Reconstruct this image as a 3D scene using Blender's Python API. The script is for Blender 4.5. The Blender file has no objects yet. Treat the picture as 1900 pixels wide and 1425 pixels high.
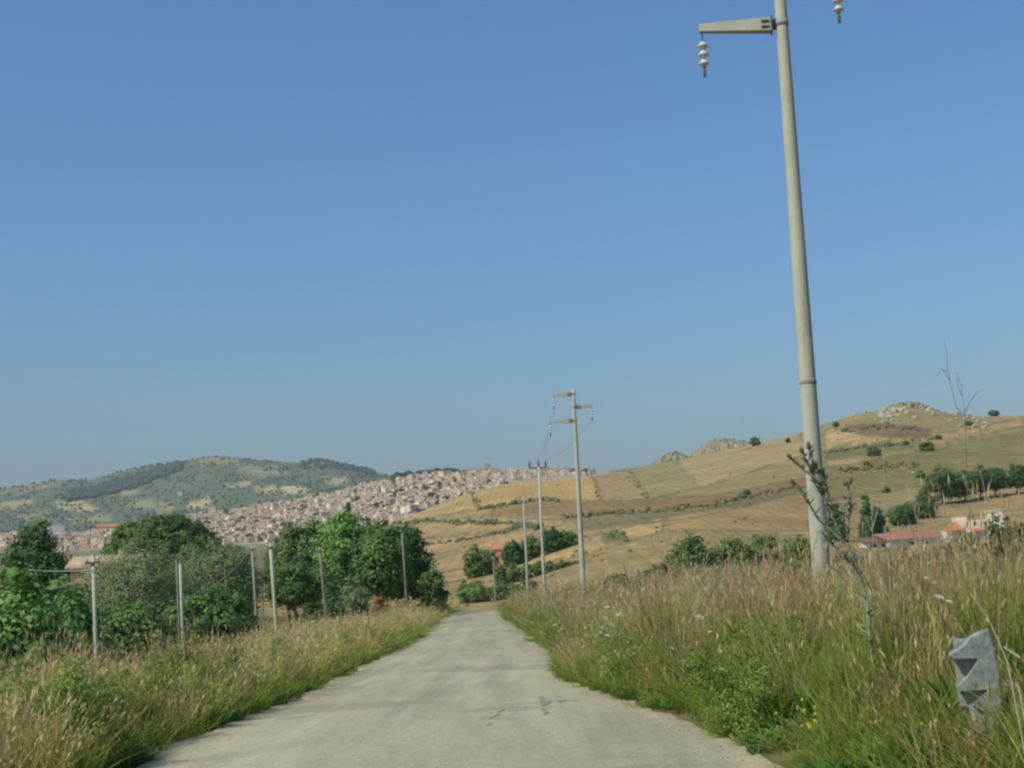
import bpy, math, random
import numpy as np
from mathutils import Vector, Matrix

random.seed(7)
S = bpy.context.scene
C = S.collection

# ------------------------------------------------------------------ camera
FPX, CX, CY = 2640.0, 950.0, 712.5            # focal length in photo pixels, photo centre
ROLL = math.radians(2.7)
PITCH = math.radians(6.85)
_cp, _sp = math.cos(PITCH), math.sin(PITCH)
_B = np.array([[1, 0, 0], [0, -_sp, -_cp], [0, _cp, -_sp]])
_c, _s = math.cos(-ROLL), math.sin(-ROLL)
CAMR = _B @ np.array([[_c, -_s, 0], [_s, _c, 0], [0, 0, 1]])
cam_data = bpy.data.cameras.new('camera')
cam_data.sensor_width = 36.0
cam_data.lens = FPX / 1900.0 * 36.0
cam_data.clip_start = 0.05
cam_data.clip_end = 30000
cam = bpy.data.objects.new('camera', cam_data)
C.objects.link(cam)
cam.matrix_world = Matrix(CAMR.tolist()).to_4x4()
S.camera = cam

# ------------------------------------------------------------------ light
SUN_EL, SUN_AZ = math.radians(46), math.radians(232)      # clockwise from +Y
world = bpy.data.worlds.new('World')
S.world = world
world.use_nodes = True
wn = world.node_tree.nodes
wn.clear()
sky = wn.new('ShaderNodeTexSky')
sky.sky_type = 'NISHITA'
sky.sun_disc = False
sky.sun_elevation = SUN_EL
sky.sun_rotation = SUN_AZ
sky.altitude = 0
sky.air_density = 1.6
sky.dust_density = 1.7
sky.ozone_density = 10.0
bg = wn.new('ShaderNodeBackground')
bg.inputs['Strength'].default_value = 0.106
wo = wn.new('ShaderNodeOutputWorld')
tint = wn.new('ShaderNodeMix'); tint.data_type = 'RGBA'; tint.blend_type = 'MULTIPLY'
tint.inputs[0].default_value = 1.0
tint.inputs[7].default_value = (0.85, 0.985, 1.12, 1)          # white balance of the clear blue sky
world.node_tree.links.new(sky.outputs[0], tint.inputs[6])
world.node_tree.links.new(tint.outputs[2], bg.inputs[0])
world.node_tree.links.new(bg.outputs[0], wo.inputs[0])
sun_data = bpy.data.lights.new('sun', 'SUN')
sun_data.energy = 3.75
sun_data.angle = math.radians(0.53)
sun_data.color = (1.0, 0.965, 0.84)
sun = bpy.data.objects.new('sun', sun_data)
C.objects.link(sun)
SUNV = Vector((math.sin(SUN_AZ) * math.cos(SUN_EL), math.cos(SUN_AZ) * math.cos(SUN_EL), math.sin(SUN_EL)))
sun.rotation_euler = SUNV.to_track_quat('Z', 'Y').to_euler()

S.view_settings.view_transform = 'Standard'
S.view_settings.look = 'None'
S.view_settings.exposure = 0.0
S.view_settings.gamma = 1.0
S.view_settings.use_curve_mapping = False
S.render.engine = 'CYCLES'
S.cycles.max_bounces = 5
S.cycles.diffuse_bounces = 3
S.cycles.glossy_bounces = 1
S.cycles.transmission_bounces = 2
S.cycles.volume_bounces = 0
S.cycles.transparent_max_bounces = 4
S.cycles.use_denoising = True
S.cycles.filter_width = 2.5                     # the photograph is soft

# ------------------------------------------------------------------ helpers
def ray(px, py):
    return CAMR @ np.array([(px - CX) / FPX, -(py - CY) / FPX, -1.0])
def polar(px, py):
    r = ray(px, py); h = math.hypot(r[0], r[1])
    return math.atan2(r[0], r[1]), r[2] / h     # azimuth, tangent of elevation
def spot(px, py, r):
    a, e = polar(px, py)
    return Vector((math.sin(a) * r, math.cos(a) * r, e * r))
def project(P):
    q = np.asarray(P) @ CAMR
    w = np.maximum(-q[..., 2], 1e-6)
    return CX + FPX * q[..., 0] / w, CY - FPX * q[..., 1] / w, -q[..., 2]

def fastmesh(name, verts, quads=None, tris=None):
    me = bpy.data.meshes.new(name)
    verts = np.asarray(verts, np.float32).reshape(-1, 3)
    me.vertices.add(len(verts))
    me.vertices.foreach_set('co', verts.ravel())
    loops, starts, n = [], [], 0
    if quads is not None and len(quads):
        q = np.asarray(quads, np.int32).reshape(-1, 4)
        loops.append(q.ravel()); starts.append(np.arange(len(q)) * 4); n = q.size
    if tris is not None and len(tris):
        t = np.asarray(tris, np.int32).reshape(-1, 3)
        loops.append(t.ravel()); starts.append(n + np.arange(len(t)) * 3)
    lo = np.concatenate(loops).astype(np.int32); st = np.concatenate(starts).astype(np.int32)
    me.loops.add(len(lo)); me.loops.foreach_set('vertex_index', lo)
    me.polygons.add(len(st)); me.polygons.foreach_set('loop_start', st)
    me.update(calc_edges=True)
    return me
def fattr(me, name, vals):
    a = me.attributes.new(name, 'FLOAT', 'POINT')
    a.data.foreach_set('value', np.asarray(vals, np.float32).ravel())
def cattr(me, name, cols):
    cols = np.asarray(cols, np.float32)
    a = me.attributes.new(name, 'FLOAT_COLOR', 'POINT')
    a.data.foreach_set('color', np.concatenate([cols, np.ones((len(cols), 1), np.float32)], 1).ravel())

class MB:
    """collects simple shapes into one mesh"""
    def __init__(s): s.v = []; s.f = []; s.m = []
    def add(s, v, f, m=0):
        o = len(s.v); s.v += [tuple(p) for p in v]; s.f += [tuple(i + o for i in q) for q in f]; s.m += [m] * len(f); return s
    def box(s, x0, x1, y0, y1, z0, z1, m=0):
        v = [(x0,y0,z0),(x1,y0,z0),(x1,y1,z0),(x0,y1,z0),(x0,y0,z1),(x1,y0,z1),(x1,y1,z1),(x0,y1,z1)]
        return s.add(v, [(3,2,1,0),(4,5,6,7),(0,1,5,4),(1,2,6,5),(2,3,7,6),(3,0,4,7)], m)
    def tube(s, pts, rad, n=8, m=0, cap=True):
        pts = [Vector(p) for p in pts]
        if not isinstance(rad, (list, tuple)): rad = [rad] * len(pts)
        V = []; F = []
        for i, p in enumerate(pts):
            d = (pts[min(i+1, len(pts)-1)] - pts[max(i-1, 0)]).normalized()
            a = d.orthogonal().normalized() if abs(d.z) < 0.99 else Vector((1, 0, 0))
            a = (a - d * a.dot(d)).normalized(); b = d.cross(a)
            for k in range(n):
                t = 2 * math.pi * k / n
                V.append(p + (a * math.cos(t) + b * math.sin(t)) * rad[i])
        for i in range(len(pts) - 1):
            for k in range(n):
                F.append((i*n+k, i*n+(k+1) % n, (i+1)*n+(k+1) % n, (i+1)*n+k))
        if cap:
            F.append(tuple(range(n))[::-1]); F.append(tuple((len(pts)-1)*n + k for k in range(n)))
        return s.add(V, F, m)
    def lathe(s, prof, n=12, o=(0, 0, 0), m=0):
        V = []; F = []
        for r, z in prof:
            for k in range(n):
                t = 2 * math.pi * k / n
                V.append((o[0] + r * math.cos(t), o[1] + r * math.sin(t), o[2] + z))
        for i in range(len(prof) - 1):
            for k in range(n):
                F.append((i*n+k, i*n+(k+1) % n, (i+1)*n+(k+1) % n, (i+1)*n+k))
        F.append(tuple(range(n))[::-1]); F.append(tuple((len(prof)-1)*n + k for k in range(n)))
        return s.add(V, F, m)
    def build(s, name, mats, parent=None, smooth=False, loc=None):
        me = bpy.data.meshes.new(name)
        me.from_pydata(s.v, [], s.f)
        if not isinstance(mats, (list, tuple)): mats = [mats]
        for mt in mats: me.materials.append(mt)
        if len(mats) > 1: me.polygons.foreach_set('material_index', s.m)
        if smooth: me.polygons.foreach_set('use_smooth', [True] * len(me.polygons))
        me.update()
        return link(name, me, parent, loc)

def link(name, me, parent=None, loc=None):
    o = bpy.data.objects.new(name, me); C.objects.link(o)
    if parent is not None: o.parent = parent
    if loc is not None: o.location = loc
    return o
def tag(o, label=None, cat=None, group=None, kind=None):
    for k, v in (('label', label), ('category', cat), ('group', group), ('kind', kind)):
        if v: o[k] = v
    return o
def thing(name, label, cat, loc=(0, 0, 0), rz=0.0, group=None):
    o = bpy.data.objects.new(name, None); C.objects.link(o)
    o.empty_display_size = 0.3
    o.location = loc; o.rotation_euler = (0, 0, rz)
    return tag(o, label, cat, group)

# ------------------------------------------------------------------ materials
def new_mat(name):
    m = bpy.data.materials.new(name); m.use_nodes = True
    nt = m.node_tree; nt.nodes.clear()
    out = nt.nodes.new('ShaderNodeOutputMaterial')
    return m, nt, out
def N(nt, t, **kw):
    n = nt.nodes.new(t)
    for k, v in kw.items():
        if k in n.inputs: n.inputs[k].default_value = v
        else: setattr(n, k, v)
    return n
def ramp(nt, fac, stops):
    r = nt.nodes.new('ShaderNodeValToRGB')
    e = r.color_ramp.elements
    while len(e) < len(stops): e.new(0.5)
    for i, (p, c) in enumerate(stops):
        e[i].position = p; e[i].color = (*c, 1)
    nt.links.new(fac, r.inputs[0])
    return r.outputs[0]
def mixc(nt, fac, a, b, mode='MIX'):
    n = nt.nodes.new('ShaderNodeMix'); n.data_type = 'RGBA'; n.blend_type = mode
    for i, v in ((0, fac), (6, a), (7, b)):
        if hasattr(v, 'links') or hasattr(v, 'is_output'): nt.links.new(v, n.inputs[i])
        elif i == 0: n.inputs[0].default_value = v
        else: n.inputs[i].default_value = (*v, 1)
    return n.outputs[2]
def noise(nt, scale, detail=4.0, coord='Object', rough=0.55, vec=None, dist=0.0):
    if vec is None:
        tc = nt.nodes.new('ShaderNodeTexCoord'); vec = tc.outputs[coord]
    n = N(nt, 'ShaderNodeTexNoise', Scale=scale, Detail=detail, Roughness=rough, Distortion=dist)
    nt.links.new(vec, n.inputs['Vector'])
    return n.outputs['Fac']
def scaled(nt, sc, coord='Object'):
    tc = nt.nodes.new('ShaderNodeTexCoord'); mp = nt.nodes.new('ShaderNodeMapping')
    mp.inputs['Scale'].default_value = sc
    nt.links.new(tc.outputs[coord], mp.inputs[0])
    return mp.outputs[0]
def surf(nt, out, col, rough=0.85, bump=None, bs=0.3, bd=0.02, spec=0.25):
    p = nt.nodes.new('ShaderNodeBsdfPrincipled')
    p.inputs['Roughness'].default_value = rough
    p.inputs['Specular IOR Level'].default_value = spec
    if hasattr(col, 'is_output'): nt.links.new(col, p.inputs['Base Color'])
    else: p.inputs['Base Color'].default_value = (*col, 1)
    if bump is not None:
        b = N(nt, 'ShaderNodeBump', Strength=bs, Distance=bd)
        nt.links.new(bump, b.inputs['Height']); nt.links.new(b.outputs[0], p.inputs['Normal'])
    nt.links.new(p.outputs[0], out.inputs[0])
    return p
def plain(name, c0, c1, scale=3.0, rough=0.85, bs=0.25, bd=0.01, coord='Object', spec=0.25):
    """two close tones mottled by noise, with fine relief"""
    m, nt, out = new_mat(name)
    f = noise(nt, scale, 5, coord)
    f2 = noise(nt, scale * 7, 3, coord)
    col = ramp(nt, f, [(0.32, c0), (0.68, c1)])
    surf(nt, out, col, rough, f2, bs, bd, spec)
    return m
def leafmat(name, stops, trans=0.3, tipfrom=None, rough=0.6, objvar=0.25):
    """leaf or blade: colour from the per-leaf attribute 'tint' (0..1) shifted by the individual"""
    m, nt, out = new_mat(name)
    at_ = N(nt, 'ShaderNodeAttribute', attribute_name='tint')
    oi = nt.nodes.new('ShaderNodeObjectInfo')
    ma = N(nt, 'ShaderNodeMath', operation='MULTIPLY_ADD')
    nt.links.new(oi.outputs['Random'], ma.inputs[0]); ma.inputs[1].default_value = objvar
    sb = N(nt, 'ShaderNodeMath', operation='SUBTRACT'); nt.links.new(at_.outputs['Fac'], sb.inputs[0]); sb.inputs[1].default_value = objvar / 2
    nt.links.new(sb.outputs[0], ma.inputs[2])
    col = ramp(nt, ma.outputs[0], stops)
    d = nt.nodes.new('ShaderNodeBsdfDiffuse'); t = nt.nodes.new('ShaderNodeBsdfTranslucent')
    mx = nt.nodes.new('ShaderNodeMixShader'); mx.inputs[0].default_value = trans
    nt.links.new(col, d.inputs[0])
    nt.links.new(mixc(nt, 1.0, col, (1.0, 1.0, 0.75), 'MULTIPLY'), t.inputs[0])
    nt.links.new(d.outputs[0], mx.inputs[1]); nt.links.new(t.outputs[0], mx.inputs[2])
    nt.links.new(mx.outputs[0], out.inputs[0])
    return m

# ------------------------------------------------------------------ terrain
ROADW = 4.8
_ry = np.array([-400., -60, 0, 10, 13.5, 20, 30, 48, 68, 99, 118, 128, 136, 150, 170, 200])
_rz = np.array([10., 0.6, -1.22, -1.56, -1.68, -1.95, -2.36, -2.90, -3.43, -4.15, -4.56, -4.80, -5.12, -6.1, -7.2, -8.0])
_rx = np.array([10., 0.6, -0.45, -0.82, -0.98, -1.22, -1.48, -1.85, -2.45, -3.45, -3.8, -3.98, -4.1, -4.2, -3.6, -1.0])
def road_z(y):
    k = np.array([-1.5, -.75, 0, .75, 1.5])
    return sum(np.interp(y + a, _ry, _rz) for a in k) / 5
def road_x(y):
    k = np.array([-4, -2, 0, 2, 4.])
    return sum(np.interp(y + a, _ry, _rx) for a in k) / 5

KN = [  # distance, then (photo column, photo row) of the ground at that distance
 (60, [(0,1275),(300,1240),(600,1206),(730,1192),(850,1174),(950,1165),(1070,1137),(1300,1106),(1600,1086),(1900,1046)]),
 (100, [(0,1218),(300,1196),(600,1166),(730,1152),(850,1144),(950,1140),(1070,1122),(1300,1088),(1600,1072),(1900,1036)]),
 (128, [(0,1192),(300,1176),(600,1151),(730,1140),(850,1130),(950,1126),(1070,1112),(1300,1077),(1600,1062),(1900,1027)]),
 (160, [(0,1174),(300,1160),(600,1137),(730,1128),(850,1130),(950,1126),(1070,1096),(1300,1062),(1600,1046),(1900,1016)]),
 (195, [(0,1155),(300,1142),(600,1124),(730,1115),(850,1117),(950,1108),(1070,1068),(1300,1036),(1600,1024),(1900,1000)]),
 (260, [(0,1132),(300,1120),(600,1105),(730,1090),(850,1070),(950,1048),(1070,1015),(1300,980),(1450,998),(1600,1014),(1700,1010),(1900,988)]),
 (350, [(0,1108),(300,1100),(600,1085),(730,1066),(850,1040),(950,1014),(1070,985),(1300,947),(1450,960),(1600,968),(1900,942)]),
 (500, [(0,1090),(300,1085),(600,1070),(730,1030),(850,992),(950,965),(1070,945),(1300,905),(1450,890),(1600,880),(1900,868)]),
 (650, [(0,1078),(300,1074),(600,1048),(680,1018),(730,995),(800,966),(870,940),(950,922),(1070,915),(1300,870),(1450,845),(1600,808),(1700,792),(1900,800)]),
 (850, [(0,1068),(300,1064),(600,1034),(680,996),(720,972),(760,955),(800,938),(870,912),(950,893),(1100,882),(1160,872),(1220,858),(1300,843),(1400,822),(1500,799),(1550,779),(1600,764),(1650,756),(1700,749),(1760,757),(1820,768),(1900,768)]),
 (1050, [(0,1060),(300,1056),(600,1050),(720,1020),(870,950),(950,930),(1100,920),(1300,880),(1500,840),(1700,800),(1900,800)]),
 (1400, [(0,1042),(300,1036),(600,1034),(900,1000),(1100,960),(1400,900),(1900,850)]),
 (1800, [(0,1015),(100,1012),(235,1006),(300,1003),(400,998),(500,990),(600,980),(700,965),(800,945),(900,930),(1000,915),(1100,905),(1300,880),(1900,850)]),
 (2500, [(0,988),(100,990),(235,982),(300,971),(400,953),(500,938),(600,920),(700,897),(750,889),(800,881),(870,878),(950,879),(1050,875),(1100,876),(1150,870),(1230,860),(1300,852),(1900,840)]),
 (2900, [(0,998),(235,992),(400,965),(600,935),(750,905),(870,890),(1050,890),(1300,868),(1900,855)]),
 (3300, [(0,985),(200,980),(300,972),(400,960),(500,945),(600,930),(700,905),(800,897),(950,894),(1900,880)]),
 (3900, [(0,945),(200,930),(300,918),(400,900),(500,895),(600,890),(700,889),(760,892),(950,894),(1900,880)]),
 (4500, [(0,902),(60,893),(100,882),(170,886),(230,870),(280,858),(340,846),(390,839),(440,841),(500,851),(550,857),(600,849),(640,856),(680,869),(720,881),(760,888),(900,894),(1900,890)]),
 (5200, [(0,930),(300,900),(450,885),(600,885),(760,905),(1900,920)]),
 (6500, [(0,1020),(600,990),(1900,960)]),
]
_NA, _PXA = 260, np.linspace(-700, 2600, 260)
_aziG = np.array([polar(p, 960)[0] for p in _PXA])
_lnd = np.array([math.log(k[0]) for k in KN])
_E = np.zeros((len(KN), _NA))
for i, (d, pts) in enumerate(KN):
    pts = np.array(pts, float)
    py = np.interp(_PXA, pts[:, 0], pts[:, 1])
    # beyond the frame keep the elevation of the last column, measured from the tilted horizon
    lo, hi = pts[0], pts[-1]
    py = np.where(_PXA < lo[0], lo[1] + (lo[0] - _PXA) * math.tan(ROLL), py)
    py = np.where(_PXA > hi[0], hi[1] - (_PXA - hi[0]) * math.tan(ROLL), py)
    _E[i] = [polar(a, b)[1] for a, b in zip(_PXA, py)]
_ke = np.array([.25, .5, .25])
_E = np.apply_along_axis(lambda r: np.convolve(np.pad(r, 1, mode='edge'), _ke, 'valid'), 1, _E)
_LF = np.linspace(_lnd[0], _lnd[-1], 240)
_EF = np.stack([np.interp(_LF, _lnd, _E[:, j]) for j in range(_NA)], 1)
_kl = np.array([1, 2, 3, 2, 1.]) / 9
_EF = np.apply_along_axis(lambda c: np.convolve(np.pad(c, 2, mode='edge'), _kl, 'valid'), 0, _EF)

def sstep(a, b, x):
    t = np.clip((x - a) / (b - a), 0, 1); return t * t * (3 - 2 * t)
_BP = {}
def bumps(x, y, s, seed):
    if seed not in _BP:
        r = np.random.RandomState(seed); L = []
        for k in range(7):
            a = r.uniform(0, 2 * math.pi); w = r.uniform(.6, 1.7) * 6.28; p = r.uniform(0, 6.28, 2)
            L.append((math.cos(a), math.sin(a), w, p[0], p[1]))
        _BP[seed] = L
    z = 0
    for c, n, w, p0, p1 in _BP[seed]:
        z = z + np.sin((x * c + y * n) * (w / s) + p0) * np.cos((x * n - y * c) * (w / s * .7) + p1)
    return z / 7
def ground(x, y):
    x = np.asarray(x, float); y = np.asarray(y, float)
    r = np.maximum(np.hypot(x, y), 1e-3); a = np.arctan2(x, y)
    # near strip: the road's long profile with a bank on the right and a fall on the left
    zr = road_z(y); s = x - road_x(y); sr = s - ROADW / 2; sl = -s - ROADW / 2
    off = np.interp(sr, [0, .3, 1, 2.5, 5, 9, 20], [0, .03, .18, .40, .52, .58, .70]) * (sr > 0) \
        + np.interp(sl, [0, .3, 1, 4, 8, 15, 30], [0, .0, .0, -.20, -.85, -1.9, -3.0]) * (sl > 0)
    z_near = zr + off + 0.05 * bumps(x, y, 3.0, 3) * sstep(.2, 1.2, np.maximum(sr, sl))
    # far land
    ac = np.clip(a, -0.62, 0.62)
    fi = np.interp(ac, _aziG, np.arange(_NA)); li = np.interp(np.log(np.clip(r, 60, 6500)), _LF, np.arange(240))
    i0 = np.clip(fi.astype(int), 0, _NA - 2); j0 = np.clip(li.astype(int), 0, 238); fu = fi - i0; fv = li - j0
    e = (_EF[j0, i0] * (1 - fu) + _EF[j0, i0 + 1] * fu) * (1 - fv) + (_EF[j0 + 1, i0] * (1 - fu) + _EF[j0 + 1, i0 + 1] * fu) * fv
    fade = sstep(0.7, 2.2, np.abs(a))
    e = e * (1 - fade) + 0.01 * fade
    z_far = e * r + sstep(60, 120, r) * (0.12 * bumps(x, y, 14, 5) + sstep(150, 500, r) * 0.9 * bumps(x, y, 120, 6) + sstep(1500, 4500, r) * 9 * bumps(x, y, 500, 8))
    t = sstep(42, 80, r)
    z = z_near * (1 - t) + z_far * t
    corr = (1 - sstep(ROADW / 2 + .3, ROADW / 2 + 4.0, np.abs(s))) * (1 - sstep(138, 165, y)) * (y < 200)
    return z * (1 - corr) + z_near * corr
def gz(x, y): return float(ground(np.array([x]), np.array([y]))[0])
def on_ground(px, r, py=1000):
    """the ground point seen down a photo column at a distance"""
    a, _ = polar(px, py)
    x, y = math.sin(a) * r, math.cos(a) * r
    return Vector((x, y, gz(x, y)))
def hit(px, py, h=0.0, lo=4.0, hi=160.0):
    """where something h above the ground lies down a line of sight"""
    a, e = polar(px, py)
    rs = np.geomspace(lo, hi, 400)
    g = ground(np.sin(a) * rs, np.cos(a) * rs) + h - e * rs
    k = np.where((g[:-1] < 0) & (g[1:] >= 0))[0]
    r = rs[k[0]] if len(k) else rs[np.argmin(np.abs(g))]
    return Vector((math.sin(a) * r, math.cos(a) * r, gz(math.sin(a) * r, math.cos(a) * r))), r

def inpoly(px, py, poly):
    res = np.zeros(px.shape, bool); n = len(poly); j = n - 1
    for i in range(n):
        xi, yi = poly[i]; xj, yj = poly[j]
        c = ((yi > py) != (yj > py)) & (px < (xj - xi) * (py - yi) / ((yj - yi) or 1e-9) + xi)
        res ^= c; j = i
    return res

# crops and cover: each field keeps its own colour (golden stubble, fallow, ploughed, pasture)
FIELDS = [
 ([(700,985),(870,905),(892,942),(760,968)], (.44,.33,.135)),
 ([(870,905),(950,885),(1100,874),(1118,931),(1040,927),(1000,929),(900,943),(885,938)], (.47,.33,.115)),
 ([(1098,874),(1166,866),(1205,925),(1118,932)], (.33,.265,.115)),
 ([(1164,866),(1250,850),(1300,905),(1205,926)], (.27,.27,.11)),
 ([(1250,850),(1480,795),(1500,842),(1300,905)], (.37,.305,.14)),
 ([(908,948),(960,938),(1010,929),(1210,928),(1330,918),(1500,885),(1500,900),(1330,940),(1060,955),(915,957)], (.27,.185,.075)),
 ([(1050,957),(1330,940),(1500,900),(1500,912),(1300,958),(1080,985)], (.19,.175,.085)),
 ([(725,975),(900,958),(1050,965),(1040,975),(800,1000),(735,1000)], (.37,.29,.12)),
 ([(770,1000),(900,985),(1000,980),(960,1010),(790,1030)], (.40,.30,.13)),
 ([(1530,795),(1600,800),(1665,815),(1600,822),(1530,832)], (.43,.33,.15)),
 ([(1560,790),(1640,785),(1730,795),(1720,812),(1600,808)], (.20,.14,.075)),
 ([(1530,836),(1640,826),(1700,822),(1690,832),(1530,855)], (.17,.18,.07)),
 ([(1530,856),(1620,842),(1640,852),(1530,868)], (.42,.32,.14)),
 ([(1700,812),(1900,776),(1900,790),(1720,830)], (.38,.30,.135)),
 ([(1530,870),(1900,800),(1900,900),(1700,905),(1530,930)], (.215,.205,.075)),
 ([(1240,960),(1500,915),(1500,985),(1240,985)], (.36,.265,.11)),
 ([(1640,985),(1740,945),(1900,915),(1900,945),(1800,958),(1700,990)], (.36,.275,.12)),
 ([(820,1062),(950,1042),(1070,1003),(1230,960),(1230,985),(1080,1030),(940,1058),(820,1082)], (.43,.33,.14)),
 ([(1115,995),(1150,985),(1160,1000),(1120,1010)], (.18,.19,.08)),
]
FARPATCH = [
 ([(0,905),(60,897),(130,890),(90,905),(0,918)], (.24,.23,.12)), ([(250,925),(330,935),(320,948),(240,940)], (.30,.29,.15)), ([(430,868),(520,862),(540,880),(450,885)], (.27,.26,.15)), ([(470,905),(520,898),(510,915),(480,918)], (.36,.34,.19)), ([(120,962),(200,955),(210,965),(130,972)], (.27,.28,.13)), ([(20,955),(90,948),(110,958),(40,966)], (.25,.26,.12)), ([(90,938),(150,928),(190,948),(140,950)], (.40,.36,.19)), ([(345,935),(385,922),(395,935),(360,948)], (.43,.39,.22)),
 ([(410,900),(470,890),(460,902),(415,908)], (.37,.35,.18)), ([(520,905),(560,900),(570,915),(525,918)], (.48,.44,.28)),
 ([(570,850),(640,852),(660,868),(600,866)], (.30,.28,.13)), ([(370,836),(450,838),(440,862),(360,860)], (.25,.24,.11)),
 ([(0,935),(60,925),(70,935),(0,945)], (.33,.32,.16)), ([(605,885),(650,885),(640,900),(600,898)], (.36,.34,.18)),
 ([(180,900),(260,905),(250,920),(190,915)], (.29,.28,.14)), ([(240,985),(300,940),(310,945),(260,985)], (.22,.24,.11)),
]
fine = np.concatenate([np.linspace(-0.60, -0.38, 50)[:-1], np.linspace(-0.38, 0.38, 700), np.linspace(0.38, 0.60, 50)[1:]])
coarse = np.linspace(0.60, 2 * math.pi - 0.60, 90)[1:-1]
phi = np.concatenate([fine, coarse])
rows = np.concatenate([[0.9], np.geomspace(1.2, 6500, 480)])
PH, RR = np.meshgrid(phi, rows)
GX, GY = np.sin(PH) * RR, np.cos(PH) * RR
GZ = ground(GX, GY)
nr, nc = PH.shape
idx = np.arange(nr * nc).reshape(nr, nc)
nxt = np.roll(idx, -1, axis=1)
q = np.stack([idx[:-1], nxt[:-1], nxt[1:], idx[1:]], -1).reshape(-1, 4)
P3 = np.stack([GX, GY, GZ], -1).reshape(-1, 3)
me = fastmesh('ground', P3, q)
me.polygons.foreach_set('use_smooth', np.ones(len(me.polygons), bool))
rr = RR.ravel(); ppx, ppy, dep = project(P3); xx, yy = P3[:, 0], P3[:, 1]
col = np.zeros((len(P3), 3)); col[:] = (.17, .15, .07)                        # verge soil and dead grass
def put(mask, c): col[mask] = c
m_ = (rr > 40) & (rr < 200) & (xx < -7); put(m_, (.33, .26, .12))             # dry field, left
m_ = (rr > 150) & (rr < 1000); put(m_, (.315, .265, .11))                       # dry hill
jx = 5 * bumps(xx, yy, 60, 21); jy = 2.5 * bumps(xx, yy, 45, 22)
for poly, c in FIELDS:
    put((rr > 170) & (rr < 960) & (dep > 0) & inpoly(ppx + jx, ppy + jy, poly), c)
onhill = (rr > 170) & (rr < 960) & (dep > 0)
for poly, c in FIELDS:                                   # unmown strips along the field edges
    for i in range(len(poly)):
        (x0, y0), (x1, y1) = poly[i], poly[(i + 1) % len(poly)]
        L2 = (x1 - x0) ** 2 + (y1 - y0) ** 2
        tt = np.clip(((ppx + jx - x0) * (x1 - x0) + (ppy + jy - y0) * (y1 - y0)) / L2, 0, 1)
        dd = np.hypot(ppx + jx - x0 - tt * (x1 - x0), (ppy + jy - y0 - tt * (y1 - y0)) * 1.3)
        put(onhill & (dd < 1.9 + .8 * bumps(xx, yy, 25, 23)), (.20, .18, .085))
put((rr >= 1000) & (rr < 1620), (.20, .20, .09))
put((rr >= 1620) & (rr < 2700), (.36, .30, .21))                              # town ground
put((rr >= 1620) & (rr < 2700) & ((ppx < -10) | (ppx > 1130) | (dep < 0)), (.19, .185, .085))
put(rr >= 2700, (.062, .080, .042))                                           # scrub hill
for poly, c in FARPATCH:
    c = tuple(v * .52 for v in c)
    put((rr > 2900) & (rr < 4700) & (dep > 0) & inpoly(ppx + jx * 2, ppy + jy * 1.5, poly), c)
col = col.reshape(nr, nc, 3)
k3 = [.2, .6, .2]
col = sum(k3[i + 1] * np.roll(col, i, 1) for i in (-1, 0, 1)).reshape(-1, 3)
g_ = col[rr < 1500].mean(1, keepdims=True); col[rr < 1500] = (col[rr < 1500] * .86 + g_ * .14) * (1.02, .885, .80)
cattr(me, 'cover', col)
fattr(me, 'far', np.clip((rr - 2700) / 300, 0, 1))
M = {}
m, nt, out = new_mat('land'); M['land'] = m
ca = N(nt, 'ShaderNodeAttribute', attribute_name='cover')
fa = N(nt, 'ShaderNodeAttribute', attribute_name='far')
n1 = noise(nt, 0.02, 6); n2 = noise(nt, 0.35, 4); n3 = noise(nt, 3.0, 4)
st = N(nt, 'ShaderNodeTexWave', Scale=0.09, Distortion=3.0, Detail=3.0); st.bands_direction = 'X'
tc = nt.nodes.new('ShaderNodeTexCoord'); nt.links.new(tc.outputs['Object'], st.inputs['Vector'])
c = mixc(nt, 0.55, ca.outputs['Color'], ramp(nt, n1, [(.3, (.62, .66, .66)), (.7, (1.35, 1.28, 1.2))]), 'MULTIPLY')
c = mixc(nt, 0.6, c, ramp(nt, n2, [(.3, (.68, .72, .68)), (.7, (1.28, 1.22, 1.18))]), 'MULTIPLY')
c = mixc(nt, 0.5, c, ramp(nt, n3, [(.3, (.6, .66, .6)), (.7, (1.35, 1.3, 1.25))]), 'MULTIPLY')
n5 = noise(nt, 0.13, 9, rough=.78)
c = mixc(nt, 0.8, c, ramp(nt, n5, [(.36, (.62, .68, .62)), (.5, (1, 1, 1)), (.64, (1.30, 1.25, 1.2))]), 'MULTIPLY')
c = mixc(nt, 0.16, c, ramp(nt, st.outputs['Fac'], [(.2, (.5, .55, .5)), (.8, (1.3, 1.25, 1.2))]), 'MULTIPLY')
vor = N(nt, 'ShaderNodeTexVoronoi', Scale=0.018, Randomness=1.0)
nt.links.new(scaled(nt, (1, .35, 1)), vor.inputs['Vector'])
vor.inputs['Detail'].default_value = 3.0; vor.inputs['Roughness'].default_value = .7
pat = ramp(nt, vor.outputs['Color'], [(.25, (.6, .72, .65)), (.5, (1, 1, 1)), (.68, (1.2, 1.15, 1.05)), (.85, (2.2, 1.95, 1.7))])
mfar = N(nt, 'ShaderNodeMath', operation='MULTIPLY'); nt.links.new(fa.outputs['Fac'], mfar.inputs[0]); mfar.inputs[1].default_value = .8
c = mixc(nt, mfar.outputs[0], c, mixc(nt, 1.0, c, pat, 'MULTIPLY'))
n4 = noise(nt, 0.045, 7, rough=.7); mm = N(nt, 'ShaderNodeMath', operation='SUBTRACT', use_clamp=True); mm.inputs[0].default_value = 1.0; nt.links.new(fa.outputs['Fac'], mm.inputs[1])
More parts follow.
